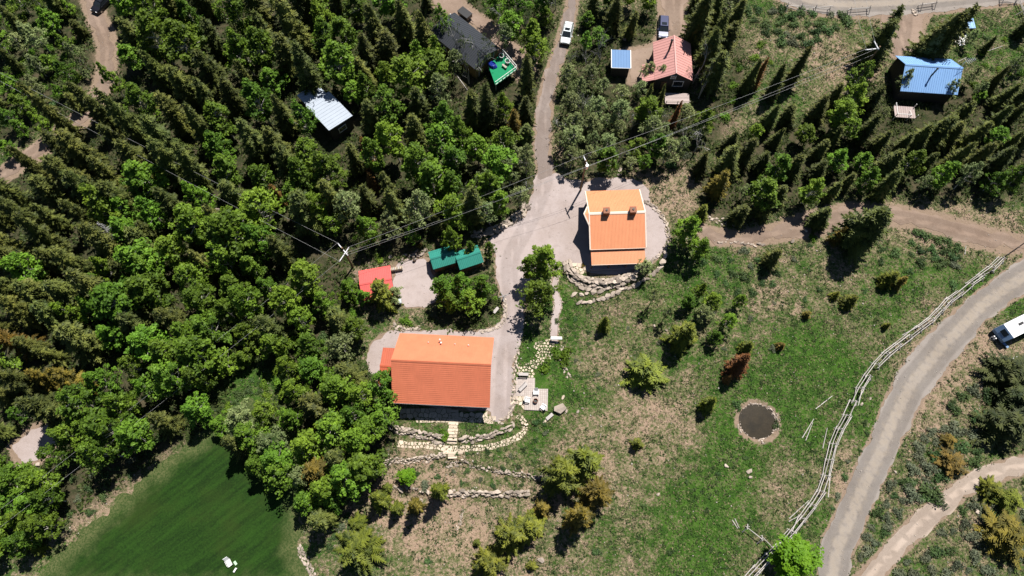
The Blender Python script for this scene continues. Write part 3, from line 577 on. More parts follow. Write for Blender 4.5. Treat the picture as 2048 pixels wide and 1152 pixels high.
# ---- white roofed cabin
e = mono_house('white_roof_cabin', 'cabin with a bright white metal roof, lower half of a stepped pair', 'cabin', -30.45, 67.7, -48, 6.4, 4.7, 3.9, 3.5, M_white, M_darkwall, .3, 10, trim=M_white)
e2 = MB(); c_, s_ = math.cos(math.radians(-48)), math.sin(math.radians(-48))
mono_house('cabin_wing', 'upper wing of the white roofed cabin in tree shade', 'cabin', -30.45 - 4.75 * c_ + .15 * s_, 67.7 - 4.75 * s_ - .15 * c_, -48, 3.3, 4.0, 3.55, 3.25, M_white, M_darkwall, .2, 6)
window(e, None, 2.9, 0, 1.8, 1.4, 1.1, '+x'); pipe(e, -2.5, -1.2, 3.6, 4.5, .06, M_steel)
# ---- dark roofed house with the green deck
dx, dy, dr = -8.3, 82.7, -44
e = gable_house('dark_roof_house', 'long house with a charcoal ribbed roof and tan walls under bare trees', 'house', dx, dy, dr, 11.3, 6.2, 3.3, 4.4, M_darkroof, M_olive, .3, 28)
window(e, None, -2.5, -2.8, 1.8, 1.2, 1.0, '-y'); window(e, None, 1.5, -2.8, 1.8, 1.2, 1.0, '-y'); pipe(e, -5.0, 1.5, 3.9, 4.6, .09, M_whitetrim)
M_carpet = plain('green_deck_carpet', (.01, .23, .10), .9, .15, 2)
dk = [W(*p, 2.0) for p in ((975, 127), (1006, 106), (1034, 139), (991, 170))]; cx_, cy_ = sum(p[0] for p in dk) / 4, sum(p[1] for p in dk) / 4
d = empty('deck', (cx_, cy_, H1(cx_, cy_)), 0, 'raised deck with green carpet and white railing at the dark roofed house', 'deck'); loc = [(p[0] - cx_, p[1] - cy_) for p in dk]
MB().slab([(x, y, 2.0) for x, y in loc[::-1]], .2).build('floor', M_carpet, d)
for x, y in loc: MB().box((x * .94, y * .94, .7), (.18, .18, 2.4)).build('support_post', M_wood, d)
for (p, q) in ((loc[3], loc[2]), (loc[2], loc[1])):
    L_ = math.dist(p, q); n_ = int(L_ / .75)
    for z_ in (2.95, 2.2): MB().tube((*p, z_), (*q, z_), .05, n=6).build('rail', M_whitetrim, d)
    for k_ in range(n_ + 1): t_ = k_ / n_; MB().box((p[0] + (q[0] - p[0]) * t_, p[1] + (q[1] - p[1]) * t_, 2.5), (.09, .09, 1.0)).build('baluster', M_whitetrim, d)
def deckp(px, py): x, y, _ = W(px, py, 2.0); return x, y, H1(cx_, cy_) + 2.0
M_tarp = plain('blue_tarp', (.01, .03, .26), .4, .4, 3)
x, y, z = deckp(985, 131); bm_ = MB(); r_ = random.Random(3); rings = []
for zz, s in ((0, 1.0), (.22, .97), (.42, .8), (.46, .45)): rings.append([(math.cos(k * .5236) * .85 * s * (1 + r_.uniform(-.3, .25)), math.sin(k * .5236) * .62 * s * (1 + r_.uniform(-.3, .25)), zz * r_.uniform(.6, 1.35)) for k in range(12)])
tag(bm_.loft(rings).build('tarpaulin', M_tarp, None, (x, y, z), (0, 0, -.5)), 'crumpled blue tarpaulin heap on the green deck', 'tarpaulin')
for (px, py, lab) in ((1003, 116, 'white ring armchair on the deck nearest the dark roof'), (1015, 127, 'white ring armchair on the deck nearest the railing')):
    x, y, z = deckp(px, py); c = empty('ring_chair', (x, y, z), .6, lab, 'chair', 'white ring chairs'); rg = MB()
    for k in range(12): a0, a1 = k * math.pi / 6, (k + 1) * math.pi / 6; rg.tube((math.cos(a0) * .42, math.sin(a0) * .42, .75 + .1 * math.sin(a0)), (math.cos(a1) * .42, math.sin(a1) * .42, .75 + .1 * math.sin(a1)), .045, n=6)
    rg.build('back_ring', M_whitetrim, c); MB().tube((0, 0, .38), (0, 0, .46), .36, n=12).build('seat', M_black, c)
    for sx, sy in ((-1, -1), (1, -1), (1, 1), (-1, 1)): MB().tube((sx * .28, sy * .28, 0), (sx * .32, sy * .32, .8), .03, n=5).build('leg', M_whitetrim, c)
x, y, z = deckp(1009, 135); c = empty('deck_bench', (x, y, z), -.75, 'small pale bench on the green deck', 'bench'); MB().box((0, 0, .42), (1.0, .35, .06)).build('seat', M_wood, c)
for s in (-1, 1): MB().box((s * .4, 0, .2), (.08, .3, .4)).build('leg', M_wood, c)
# ---- salmon roofed cabin
px_, py_ = 27.9, 78.5
e = empty('salmon_cabin', (px_, py_, H1(px_, py_)), math.radians(-2), 'cabin with a salmon pink gable roof and dark window gable', 'cabin')
ze, zr, a, b = 3.0, 4.9, 3.3, 4.0      # ridge runs along local Y
MB().add([(-a + .3, -b + .3, -.5), (a - .3, -b + .3, -.5), (a - .3, b - .3, -.5), (-a + .3, b - .3, -.5), (-a + .3, -b + .3, ze), (a - .3, -b + .3, ze), (a - .3, b - .3, ze), (-a + .3, b - .3, ze), (0, -b + .3, zr - .14), (0, b - .3, zr - .14)], [(3, 2, 1, 0), (0, 1, 5, 8, 4), (1, 2, 6, 5), (2, 3, 7, 9, 6), (3, 0, 4, 7), (5, 6, 9, 8), (7, 4, 8, 9)]).build('wall', M_darkwall, e)
slope(MB(), (-a, b, ze), (-a, -b, ze), (0, -b, zr), (0, b, zr), .1, 14).build('roof_slope', M_salmon, e); slope(MB(), (a, -b, ze), (a, b, ze), (0, b, zr), (0, -b, zr), .1, 14).build('roof_slope', M_salmon, e)
MB().box((0, 0, zr + .02), (.24, 2 * b, .1)).build('ridge_cap', M_salmon, e)
slope(MB(), (-5.3, -.3, 2.2), (-5.3, -3.9, 2.2), (-3.28, -3.9, 2.96), (-3.28, -.3, 2.96), .1, 8).build('porch_roof', M_salmon, e)
for y_ in (-.5, -3.7): MB().box((-5.1, y_, .8), (.16, .16, 2.6)).build('porch_post', M_wood, e)
window(e, None, -.2, -b + .3, 3.55, .8, .7, '-y'); window(e, None, .95, -b + .3, 1.85, 1.7, 1.3, '-y'); door(e, -1.5, -b + .3, .3, .9, 2.0, '-y', M_log); pipe(e, -.9, 1.2, 3.6, 6.9, .17, M_black, 'stove_pipe')
pipe(e, 1.8, 1.0, 3.8, 4.5, .07, M_black)
dd = [W(*p, .9) for p in ((1333, 189), (1376, 189), (1376, 206), (1332, 204))]; cx_, cy_ = sum(p[0] for p in dd) / 4, sum(p[1] for p in dd) / 4
d = empty('cabin_deck', (cx_, cy_, H1(cx_, cy_)), math.radians(-2), 'weathered plank deck with railing before the salmon roofed cabin', 'deck')
for k in range(8): MB().box((0, -1.0 + k * .285, .85), (4.2, .26, .06)).build('plank', M_deck, d)
for sx in (-1, 0, 1): MB().box((sx * 1.95, -1.02, .6), (.1, .1, 2.2)).build('post', M_wood, d); MB().box((sx * 1.95, .95, .3), (.1, .1, 1.1)).build('post', M_wood, d)
for z_ in (1.65, 1.25): MB().box((0, -1.1, z_), (4.1, .05, .1)).build('rail', M_wood, d)
# ---- blue carport, blue roofed house, blue shed
e = mono_house('blue_carport', 'small flat shed with a pale blue roof beside the dirt pad', 'shed', 19.0, 79.2, -2.2, 3.35, 3.65, 2.5, 2.75, M_blue2, M_darkwall, .2, 7, trim=M_whitetrim)
e = gable_house('blue_roof_house', 'house with a pale blue ribbed metal roof in the upper right trees', 'house', 71.2, 75.6, -4.6, 9.6, 7.4, 3.0, 5.4, M_blue, M_darkwall, .35, 26)
pipe(e, -.2, -1.4, 4.2, 6.4, .13, M_black, 'stove_pipe'); 
for x in (1.9, 2.3, 2.8): pipe(e, x, 1.0, 4.6, 5.3, .05, M_black)
an = empty('antenna', (75.5, 75.3, H1(75.5, 75.3)), 0, 'tall television antenna at the right end of the blue metal roof', 'antenna'); MB().tube((0, 0, 0), (0, 0, 7.0), .03, n=6).build('mast', M_steel, an); MB().tube((-.3, -.2, 6.9), (1.8, .6, 6.9), .03, n=6).build('boom', M_steel, an)
for k in range(6): t_ = k / 5; w_ = .55 - .25 * t_; MB().tube((.2 + 1.5 * t_ - .35 * w_, .0 + .55 * t_ + w_, 6.93), (.2 + 1.5 * t_ + .35 * w_, .0 + .55 * t_ - w_, 6.93), .018, n=5).build('element', M_steel, an)
dd = [W(*p, .9) for p in ((1787, 211), (1833, 212), (1826, 237), (1791, 236))]; cx_, cy_ = sum(p[0] for p in dd) / 4, sum(p[1] for p in dd) / 4
d = empty('plank_deck', (cx_, cy_, H1(cx_, cy_)), math.radians(-5), 'pale plank deck with broken railing below the blue roofed house', 'deck')
for k in range(9): MB().box((-1.55 + k * .39, 0, .85), (.36, 2.3, .06)).build('plank', M_deck, d)
for sx, sy in ((-1.7, 1.1), (-1.7, -1.1), (1.7, -1.1), (1.7, 1.1), (.6, -1.1)): MB().box((sx, sy, .7), (.1, .1, 2.2)).build('post', M_whitetrim, d)
MB().tube((-1.7, -1.1, 1.75), (.6, -1.1, 1.75), .05).build('rail', M_whitetrim, d); MB().tube((.6, -1.1, 1.75), (.9, .3, 1.0), .04).build('rail', M_whitetrim, d); MB().tube((-1.7, -1.1, 1.75), (-1.7, 1.1, 1.75), .05).build('rail', M_whitetrim, d)
e = mono_house('blue_shed', 'tiny shed with a pale blue roof behind the broad spruce', 'shed', 81.8, 87.4, 3, 2.1, 2.0, 2.0, 2.2, M_blue, M_darkwall, .15, 4)
# ================================================================ STONEWORK
def rock_mesh(seed, flat=.6):
    r = random.Random(seed); bm = bmesh.new()
    for _ in range(15):
        u, t = r.uniform(-1, 1), r.uniform(0, 6.283); s = math.sqrt(1 - u * u); k = r.uniform(.85, 1.05); bm.verts.new((s * math.cos(t) * k, s * math.sin(t) * k * .8, max(-.55, min(.6, u * k)) * flat))
    bmesh.ops.convex_hull(bm, input=bm.verts); bmesh.ops.delete(bm, geom=[v for v in bm.verts if not v.link_faces], context='VERTS'); bmesh.ops.recalc_face_normals(bm, faces=bm.faces)
    me = bpy.data.meshes.new('stone'); bm.to_mesh(me); bm.free(); return me
t = NT('pale_stone'); v = t.obj(); n = t.noise(v, 1.6, 6, .65); c = t.mix(n, (.27, .215, .17), (.56, .475, .40)); c = t.mul(c, t.math('ADD', t.math('MULTIPLY', t.rnd(), .85), .5)); M_stone = t.bsdf(c, .9, 0, t.bump(t.noise(v, 5, 4), .4, .1), .2)
t = NT('flagstone'); v = t.pos(); n = t.noise(v, 2.5, 6, .65); c = t.mix(n, (.50, .40, .30), (.68, .57, .45)); c = t.mul(c, t.math('ADD', t.math('MULTIPLY', t.rnd(), .4), .75)); M_flag = t.bsdf(c, .9, 0, t.bump(t.noise(v, 9, 4), .4, .03), .2)
ROCKS = [rock_mesh(s, f) for s, f in zip(range(100, 110), (.6, .7, .5, .65, .8, .55, .6, .75, .45, .6))]
for m in ROCKS: m.materials.append(M_stone)
rk = random.Random(77); NST = 0
def stone(parent, x, y, s, el=1.3, sink=.25, name='stone', rz=None, ox=0, oy=0, oz=0, dz=0.0):
    global NST; NST += 1
    o = link(name, rk.choice(ROCKS), parent, (x - ox, y - oy, H1(x, y) + s * .5 * (1 - sink) + dz - oz), (rk.gauss(0, .12), rk.gauss(0, .12), rk.uniform(0, 6.28) if rz is None else rz), (s * el * rk.uniform(.85, 1.15), s * rk.uniform(.85, 1.1), s * rk.uniform(.8, 1.15)))
    return o
def rock_wall(name, label, px, size=(.22, .42), rows=1, gap=1.55, jitter=.12, cat='wall', rowoff=None, rowlift=0.0, group=None):
    L = resample(smooth_poly(WL(px)), .1); x0, y0 = L[len(L) // 2]; z0 = H1(x0, y0); e = empty(name, (x0, y0, z0), 0, label, cat, group)
    for row in range(rows):
        off = (row - (rows - 1) / 2) * (rowoff or (size[0] + size[1]) * .62); s_ = 0.0; i_ = rk.uniform(0, 4)
        while i_ < len(L) - 1:
            k = int(i_); tx, ty = L[min(k + 1, len(L) - 1)] - L[max(k - 1, 0)]; n_ = math.hypot(tx, ty) or 1; s = rk.uniform(*size)
            x, y = L[k][0] - ty / n_ * (off + rk.gauss(0, jitter)), L[k][1] + tx / n_ * (off + rk.gauss(0, jitter))
            stone(e, x, y, s, 1.3, .25, 'stone', math.atan2(ty, tx) + rk.gauss(0, .35), x0, y0, z0, rowlift * row); i_ += s * gap * 10
    return e
rock_wall('rock_wall', 'three course pale boulder wall curving along the top left of the yard', [(942, 472), (965, 466), (990, 460), (1015, 447), (1040, 428), (1055, 410)], (.28, .5), 3, 1.5)
rock_wall('rock_wall', 'short heap of rubble stones behind the green sheds', [(805, 520), (822, 513), (838, 508), (852, 500)], (.2, .42), 2, 1.6, .3)
rock_wall('rock_wall', 'upper terrace wall of stones left of the steps', [(783, 850), (800, 860), (820, 864), (845, 872), (868, 876), (888, 878)], (.2, .42), 3, 1.45, .12)
rock_wall('rock_wall', 'upper terrace wall of stones right of the steps', [(920, 880), (945, 878), (970, 874), (995, 866), (1015, 857), (1030, 846)], (.2, .4), 2, 1.45)
rock_wall('rock_wall', 'middle terrace row of small stones left of the lower steps', [(768, 926), (790, 921), (810, 922), (835, 918), (860, 915), (890, 908)], (.13, .26), 3, 1.5)
rock_wall('rock_wall', 'middle terrace row of stones running down to the right', [(888, 928), (910, 926), (930, 924), (955, 934), (990, 941), (1020, 945), (1055, 953), (1088, 958)], (.14, .3), 2, 1.9, .16)
rock_wall('rock_wall', 'lowest terrace wall of heavy stones in a straight line', [(892, 986), (915, 988), (950, 987), (985, 988), (1020, 988), (1058, 985)], (.24, .46), 2, 1.35, .1)
rock_wall('rock_wall', 'scattered left end of the lowest terrace wall', [(782, 976), (820, 977), (838, 982), (860, 984), (880, 986)], (.2, .4), 1, 1.9, .15)
rock_wall('boulder_wall', 'stacked boulder wall under the porch of the smaller orange house, inner courses', [(1132, 524), (1138, 540), (1150, 556), (1172, 563), (1200, 566), (1230, 564), (1255, 556), (1272, 546)], (.3, .52), 3, 1.4, .1, rowlift=.04)
rock_wall('boulder_wall', 'outer boulder courses below the porch of the smaller orange house', [(1146, 562), (1165, 572), (1190, 576), (1215, 572), (1240, 566)], (.34, .6), 2, 1.4, .14)
rock_wall('boulder_wall', 'row of separate large boulders below the stacked wall', [(1148, 590), (1168, 588), (1190, 584), (1212, 578)], (.42, .6), 1, 2.1, .1)
rock_wall('boulder_wall', 'lowest arc of boulders sweeping up round the smaller orange house', [(1156, 606), (1180, 604), (1200, 600), (1222, 592), (1240, 582), (1265, 573), (1290, 560), (1310, 545), (1325, 525), (1334, 500)], (.4, .66), 1, 1.5, .1)
rock_wall('edging_stones', 'oval line of edging stones round the right side of the smaller orange house', [(1288, 402), (1305, 412), (1322, 430), (1332, 450), (1337, 472), (1332, 492), (1320, 508), (1305, 520), (1288, 532), (1275, 545)], (.14, .34), 2, 1.7, .14)
rock_wall('edging_stones', 'ragged stone edging along the right side of the driveway', [(1036, 700), (1032, 725), (1030, 750), (1028, 775), (1030, 800), (1024, 820), (1012, 835), (995, 846)], (.12, .28), 2, 1.6, .16)
rock_wall('edging_stones', 'curved stone edging round the driveway island bed', [(962, 664), (985, 660), (1002, 650), (1010, 636), (1012, 616), (1006, 598)], (.14, .3), 2, 1.5, .12)
rock_wall('edging_stones', 'stones along the back of the main house below the fir bed', [(786, 652), (800, 655), (820, 660), (842, 656)], (.16, .34), 2, 1.5, .15)
rock_wall('edging_stones', 'left edging stones of the gravel footpath', [(1104, 550), (1101, 580), (1109, 606), (1103, 636), (1101, 668)], (.09, .17), 1, 1.7, .05)
rock_wall('edging_stones', 'right edging stones of the gravel footpath', [(1118, 550), (1115, 580), (1124, 606), (1117, 636), (1117, 668)], (.09, .17), 1, 1.7, .05)
rock_wall('edging_stones', 'rubble line above the dirt track', [(1408, 432), (1425, 438), (1445, 443), (1475, 450)], (.16, .34), 2, 1.7, .2)
rock_wall('edging_stones', 'rubble line below the dirt track', [(1438, 486), (1465, 484), (1495, 488), (1530, 490)], (.14, .34), 1, 1.8, .2)
rock_wall('pond_rim', 'ring of pale stones round the small brown pond', [(1516 + (36 + 4 * math.sin(a_ * 2.1)) * math.cos(a_ * .3927), 843 + (32 + 3 * math.cos(a_ * 1.7)) * math.sin(a_ * .3927)) for a_ in range(17)], (.09, .19), 3, 1.6, .14, 'pond rim')
rock_wall('pebble_strip', 'strip of loose pale stones at the right edge of the lawn', [(598, 1092), (606, 1110), (616, 1130), (628, 1155)], (.1, .22), 4, 1.5, .14, 'stones')
rock_wall('loose_stones', 'thin line of stones in the meadow below the lowest wall', [(926, 1020), (922, 1035), (918, 1050), (913, 1062)], (.1, .2), 2, 2.0, .12, 'stones')
rock_wall('loose_stones', 'row of pale stones beside the flagstone path under the shrub', [(1126, 690), (1118, 710), (1130, 735), (1138, 755)], (.1, .25), 2, 1.7, .2, 'stones')
BO = [(1120, 817, 1.0, 'great pale boulder beside the flagstone patio'), (1584, 483, .45, 'lone boulder under the dirt track'), (1612, 462, .35, 'boulder in the shade of the spruce on the track'), (902, 985, .5, 'largest block at the left end of the lowest wall'), (1133, 823, .3, 'small rock right of the great boulder'), (1156, 823, .3, 'grey rock in the meadow right of the great boulder'), (1165, 817, .25, 'rock at the edge of the dry meadow'),
      (1452, 932, .35, 'pale rock below the pond, left one'), (1498, 942, .45, 'pale flat rock below the pond'), (1500, 955, .35, 'small rock under the pale flat rock'), (1316, 988, .3, 'grey rock in the lower meadow'), (1082, 1120, .5, 'dark rock at the bottom of the meadow'), (1955, 1022, .5, 'white rock above the bottom right thicket'), (1526, 886, .25, 'pale stone below the pond rim'), (1308, 653, .28, 'grey rock in the meadow beside a sapling'), (1332, 661, .28, 'second grey rock in the meadow beside a sapling'),
      (1213, 337, .4, 'dark rock above the smaller orange house'), (1240, 340, .5, 'rock at the drive bend above the smaller orange house'), (1238, 350, .4, 'lower rock at the drive bend'), (437, 420, .5, 'pale rock in the forest shade'), (780, 514, .4, 'pale rock on the dirt bank above the red shed'), (993, 413, .35, 'white rock above the rock wall'), (538, 336, .35, 'white rock deep in the forest'), (75, 928, .5, 'grey rock below the lower left gravel pad'), (1248, 80, .4, 'white rock left of the blue carport drive'), (842, 1000, .3, 'rock below the lowest terrace wall'), (1723, 808, .3, 'pale rock beside the log fence'), (1740, 797, .25, 'pale rock between the fence and the road'), (1790, 944, .25, 'white stone right of the main road')]
for px, py, s, lab in BO:
    x, y, z = W(px, py); o = stone(None, x, y, s, 1.15, .3, 'boulder'); tag(o, lab, 'rock', 'boulders')
    if s >= 1.0: o.scale = (1.15, 1.05, 1.6)

# ---- Voronoi flagstones
def clip_half(poly, m, n):
    out = []
    for i in range(len(poly)):
        a, b = poly[i], poly[(i + 1) % len(poly)]; da, db = (a - m) @ n, (b - m) @ n
        if da <= 0: out.append(a)
        if (da < 0) != (db < 0) and da != db: out.append(a + (b - a) * da / (da - db))
    return out
def vor_cells(S, rect):
    S = np.array(S); x0, y0, x1, y1 = rect; res = []
    for i, p in enumerate(S):
        poly = [np.array(q, float) for q in ((x0, y0), (x1, y0), (x1, y1), (x0, y1))]; o = np.argsort(((S - p) ** 2).sum(1))[1:16]
        for k in o:
            n = S[k] - p; poly = clip_half(poly, (S[k] + p) / 2, n)
            if len(poly) < 3: break
        if len(poly) >= 3: res.append(np.array(poly))
    return res
def seeds(x0, y0, x1, y1, c, r):
    out = []; ny = max(1, round((y1 - y0) / c)); nx = max(1, round((x1 - x0) / c))
    for j in range(ny):
        for i in range(nx): out.append((x0 + (i + .5 + (.5 if j % 2 else 0) + r.uniform(-.36, .36)) * (x1 - x0) / nx, y0 + (j + .5 + r.uniform(-.36, .36)) * (y1 - y0) / ny))
    return out
def put_flag(e, poly, gap, th, mat=None, lift=.05, name='flagstone'):
    c = poly.mean(0); d = np.hypot(*(poly - c).T); poly = c + (poly - c) * np.clip(1 - gap / np.maximum(d, .05), .3, 1)[:, None]
    if len(poly) < 3: return
    x0, y0, z0 = e.location; z = H1(*c); MB().slab([(p[0] - c[0], p[1] - c[1], 0) for p in poly], th).build(name, mat or M_flag, e, (c[0] - x0, c[1] - y0, z + lift + rk.uniform(0, .02) - z0), (rk.gauss(0, .012), rk.gauss(0, .012), 0))
def flag_strip(name, label, px, w, cell, gap=.05, kind='structure'):
    L = resample(smooth_poly(WL(px)), .2); s = np.r_[0, np.cumsum(np.hypot(*np.diff(L, axis=0).T))]; r = random.Random(len(px) * 7 + int(cell * 100)); e = empty(name, (*L[0], H1(*L[0])), 0, None, None, None, kind)
    for poly in vor_cells(seeds(0, -w / 2, s[-1], w / 2, cell, r), (0, -w / 2, s[-1], w / 2)):
        out = []
        for u, v in poly:
            x, y = np.interp(u, s, L[:, 0]), np.interp(u, s, L[:, 1]); x2, y2 = np.interp(u + .1, s, L[:, 0]), np.interp(u + .1, s, L[:, 1]); x1, y1 = np.interp(u - .1, s, L[:, 0]), np.interp(u - .1, s, L[:, 1]); tx, ty = x2 - x1, y2 - y1; n_ = math.hypot(tx, ty) or 1
            v *= 1 + .16 * math.sin(u * 3.1) + .1 * math.sin(u * 7.3 + 1); out.append((x - ty / n_ * v, y + tx / n_ * v))
        put_flag(e, np.array(out), gap, .1)
    return e
def flag_area(name, px, cell, gap=.05, mat=None):
    A = WL(px); lo, hi = A.min(0), A.max(0); c = A.mean(0); e = empty(name, (c[0], c[1], H1(*c)), 0, None, None, None, 'structure'); r = random.Random(int(cell * 1000))
    for poly in vor_cells(seeds(lo[0], lo[1], hi[0], hi[1], cell, r), (lo[0], lo[1], hi[0], hi[1])):
        if sdist(poly.mean(0)[None], A)[0] > -.02: put_flag(e, poly, gap, .1, mat)
    return e
flag_strip('flagstone_path', '', [(795, 887), (815, 890), (840, 890), (865, 892), (890, 895)], 1.0, .52, .075)
flag_strip('flagstone_path', '', [(922, 898), (950, 896), (980, 894), (1008, 886), (1032, 876), (1048, 863), (1050, 850), (1044, 838), (1034, 830)], .95, .5, .075)
flag_area('flagstone_patio', [(1066, 688), (1082, 684), (1104, 678), (1120, 690), (1112, 702), (1096, 722), (1084, 730), (1070, 740), (1068, 756), (1056, 756), (1054, 746), (1036, 746), (1036, 738), (1056, 726), (1072, 716), (1074, 704)], .46, .10)
flag_area('flagstone_apron', [(800, 817), (975, 826), (972, 846), (800, 838)], .75, .05)
flag_area('flagstone_apron', [(1020, 796), (1034, 792), (1048, 795), (1050, 818), (1046, 820), (1044, 808), (1024, 808)], .6, .05)
flag_area('flagstone_landing', [(886, 891), (924, 891), (926, 904), (912, 908), (890, 906)], .8, .04)
flag_area('flagstone_apron', [(974, 842), (984, 832), (992, 836), (988, 846), (980, 848)], .5, .05)
flag_area('flagstone_apron', [(1142, 528), (1165, 526), (1172, 540), (1165, 556), (1150, 552)], .6, .05)
st = empty('stone_steps', (*W(907, 868)[:2], H1(*W(907, 868)[:2])), 0, 'flight of pale stone slab steps leading down from the main house', 'steps')
for k in range(11):
    x, y, z = W(908.5 - k * .45, 822 + k * 6.3); sl = MB().box((0, 0, 0), (1.35 + rk.uniform(-.12, .12), .40, .16)).build('step', M_flag, st, (x - st.location.x, y - st.location.y, z + .03 - st.location.z), (0, 0, rk.gauss(-.04, .02)), .02)
st = empty('stone_steps', (*W(905, 910)[:2], H1(*W(905, 910)[:2])), 0, 'three lower stone steps below the flagstone landing', 'steps')
for k in range(3): x, y, z = W(905, 906 + k * 4.6); MB().box((0, 0, 0), (1.3, .3, .14)).build('step', M_flag, st, (x - st.location.x, y - st.location.y, z + .04 - st.location.z), (0, 0, rk.gauss(0, .03)), .02)
# ---- paved patio and its furniture
t = NT('square_pavers'); v = t.pos(); b = t.n('ShaderNodeTexBrick'); t.L(v, b.inputs[0]); b.offset = 0; b.inputs['Color1'].default_value = (.42, .36, .33, 1); b.inputs['Color2'].default_value = (.50, .44, .40, 1); b.inputs['Mortar'].default_value = (.27, .22, .19, 1); b.inputs['Scale'].default_value = 1; b.inputs['Mortar Size'].default_value = .02; b.inputs['Brick Width'].default_value = .3; b.inputs['Row Height'].default_value = .3
M_paver = t.bsdf(t.mul(b.outputs[0], t.math('ADD', t.math('MULTIPLY', t.noise(v, 1.2, 5), .4), .8)), .9)
for k, (pp, z_) in enumerate((([(1032, 755), (1070, 756), (1069.5, 793), (1032, 792)], .055), ([(1049, 777), (1096, 778), (1095, 822), (1049, 820)], .065))):
    Ls = WL(pp); zc = max(H1(*p) for p in Ls); tag(MB().slab([(p[0], p[1], zc + z_) for p in Ls[::-1]], .3).build('patio', M_paver), kind='structure')
PATZ = zc + .066
M_lichen = plain('grey_stained_wood', (.48, .44, .42), .8, .2, 5)
def bench(px, py, rz, L_, lab, back=True, mat=None):
    x, y, z = W(px, py); mat = mat or M_lichen; e = empty('bench', (x, y, max(z, PATZ - .02 if back else z)), rz, lab, 'bench')
    for k in range(3): MB().box((0, -.16 + k * .16, .44), (L_, .14, .05)).build('seat_slat', mat, e)
    for s in (-1, 1):
        for yy in (-.18, .2): MB().box((s * (L_ / 2 - .15), yy, .21), (.08, .08, .42)).build('leg', mat, e)
    if back:
        for k in range(2): MB().box((0, .27, .62 + k * .16), (L_, .05, .12)).build('back_slat', mat, e)
        for s in (-1, 1): MB().box((s * (L_ / 2 - .15), .27, .6), (.07, .06, .5)).build('back_post', mat, e)
    return e
bench(1047, 750, math.pi * .99, 1.45, 'dark slatted bench at the upper edge of the paved patio'); bench(1046, 775, math.radians(45), 1.55, 'slatted bench set diagonally on the paved patio'); bench(1112, 680, math.pi, 1.7, 'white garden bench at the foot of the gravel footpath', True, M_whitetrim); bench(1099, 834, math.radians(40), 1.2, 'low backless bench in the grass below the great boulder', False)
def chair(px, py, rz, lab):
    x, y, z = W(px, py); e = empty('patio_chair', (x, y, PATZ), rz, lab, 'chair', 'white patio chairs')
    for k in range(4): MB().box((0, -.24 + k * .15, .36 + .03 * (1 - k / 2)), (.56, .13, .03)).build('seat_slat', M_whitetrim, e)
    for k in range(4): MB().add([(-.27 + k * .14, .26, .34), (-.15 + k * .14, .26, .34), (-.15 + k * .14, .50, .98), (-.27 + k * .14, .50, .98), (-.27 + k * .14, .29, .34), (-.15 + k * .14, .29, .34), (-.15 + k * .14, .53, .98), (-.27 + k * .14, .53, .98)], [(0, 1, 2, 3), (7, 6, 5, 4), (0, 4, 5, 1), (1, 5, 6, 2), (2, 6, 7, 3), (3, 7, 4, 0)]).build('back_slat', M_whitetrim, e)
    for s in (-1, 1):
        MB().box((s * .34, 0, .56), (.12, .72, .03)).build('armrest', M_whitetrim, e); MB().box((s * .33, -.3, .28), (.06, .08, .56)).build('leg', M_whitetrim, e); MB().box((s * .33, .28, .28), (.06, .08, .56)).build('leg', M_whitetrim, e)
chair(1072, 786, 0, 'white slatted chair above the fire pit'); chair(1055, 801, 1.4, 'white slatted chair left of the fire pit'); chair(1086, 815, -2.2, 'white slatted chair below right of the fire pit')
x, y, z = W(1071, 803); e = empty('fire_pit', (x, y, PATZ), 0, 'round rusty fire pit between the white chairs', 'fire pit'); MB().loft([[(math.cos(k * .5236) * r_, math.sin(k * .5236) * r_, zz) for k in range(12)] for r_, zz in ((.34, 0), (.36, .5), (.31, .52), (.28, .2))]).build('bowl', M_brownmetal, e); MB().tube((0, 0, .1), (0, 0, .22), .27, n=12).build('ash', M_black, e)
for px, py, lab, rz in ((1090, 843, 'pale stone block beside the backless bench', .7), (1126, 795, 'long flat stone in the grass above the great boulder', 1.1)): x, y, z = W(px, py); tag(MB().loft([[(math.cos(k * .7854) * .42 * s, math.sin(k * .7854) * .2 * s, zz) for k in range(8)] for s, zz in ((.9, -.05), (1, .12), (.9, .18))]).build('stone_block', M_flag, None, (x, y, z), (0, 0, rz)), lab, 'rock')
# ---- pond
t = NT('pond_water'); v = t.pos(); n = t.noise(v, 1.4, 5, .6); sp = t.noise(v, 16, 2, .6); c = t.mix(n, (.016, .012, .006), (.042, .031, .016)); c = t.mix(t.ss(sp, .66, .74), c, (.16, .13, .085)); c = t.mix(t.math('MULTIPLY', t.ss(t.noise(v, .6, 4), .45, .7), .6), c, (.012, .010, .006)); M_pond = t.bsdf(c, .18, 0, t.bump(t.noise(v, 5, 3), .15, .03), .35)
px_, py_ = POND; MBp = MB(); MBp.slab([(px_ + math.cos(k * .1309) * 2.8 * (1 + .06 * math.sin(k * .39) + .03 * math.sin(k * 1.1)), py_ + math.sin(k * .1309) * 2.6 * (1 + .06 * math.cos(k * .53) + .03 * math.sin(k * 1.3)), H1(px_ + 4, py_) - .24) for k in range(48)], .05); tag(MBp.build('pond_water', M_pond), kind='structure')

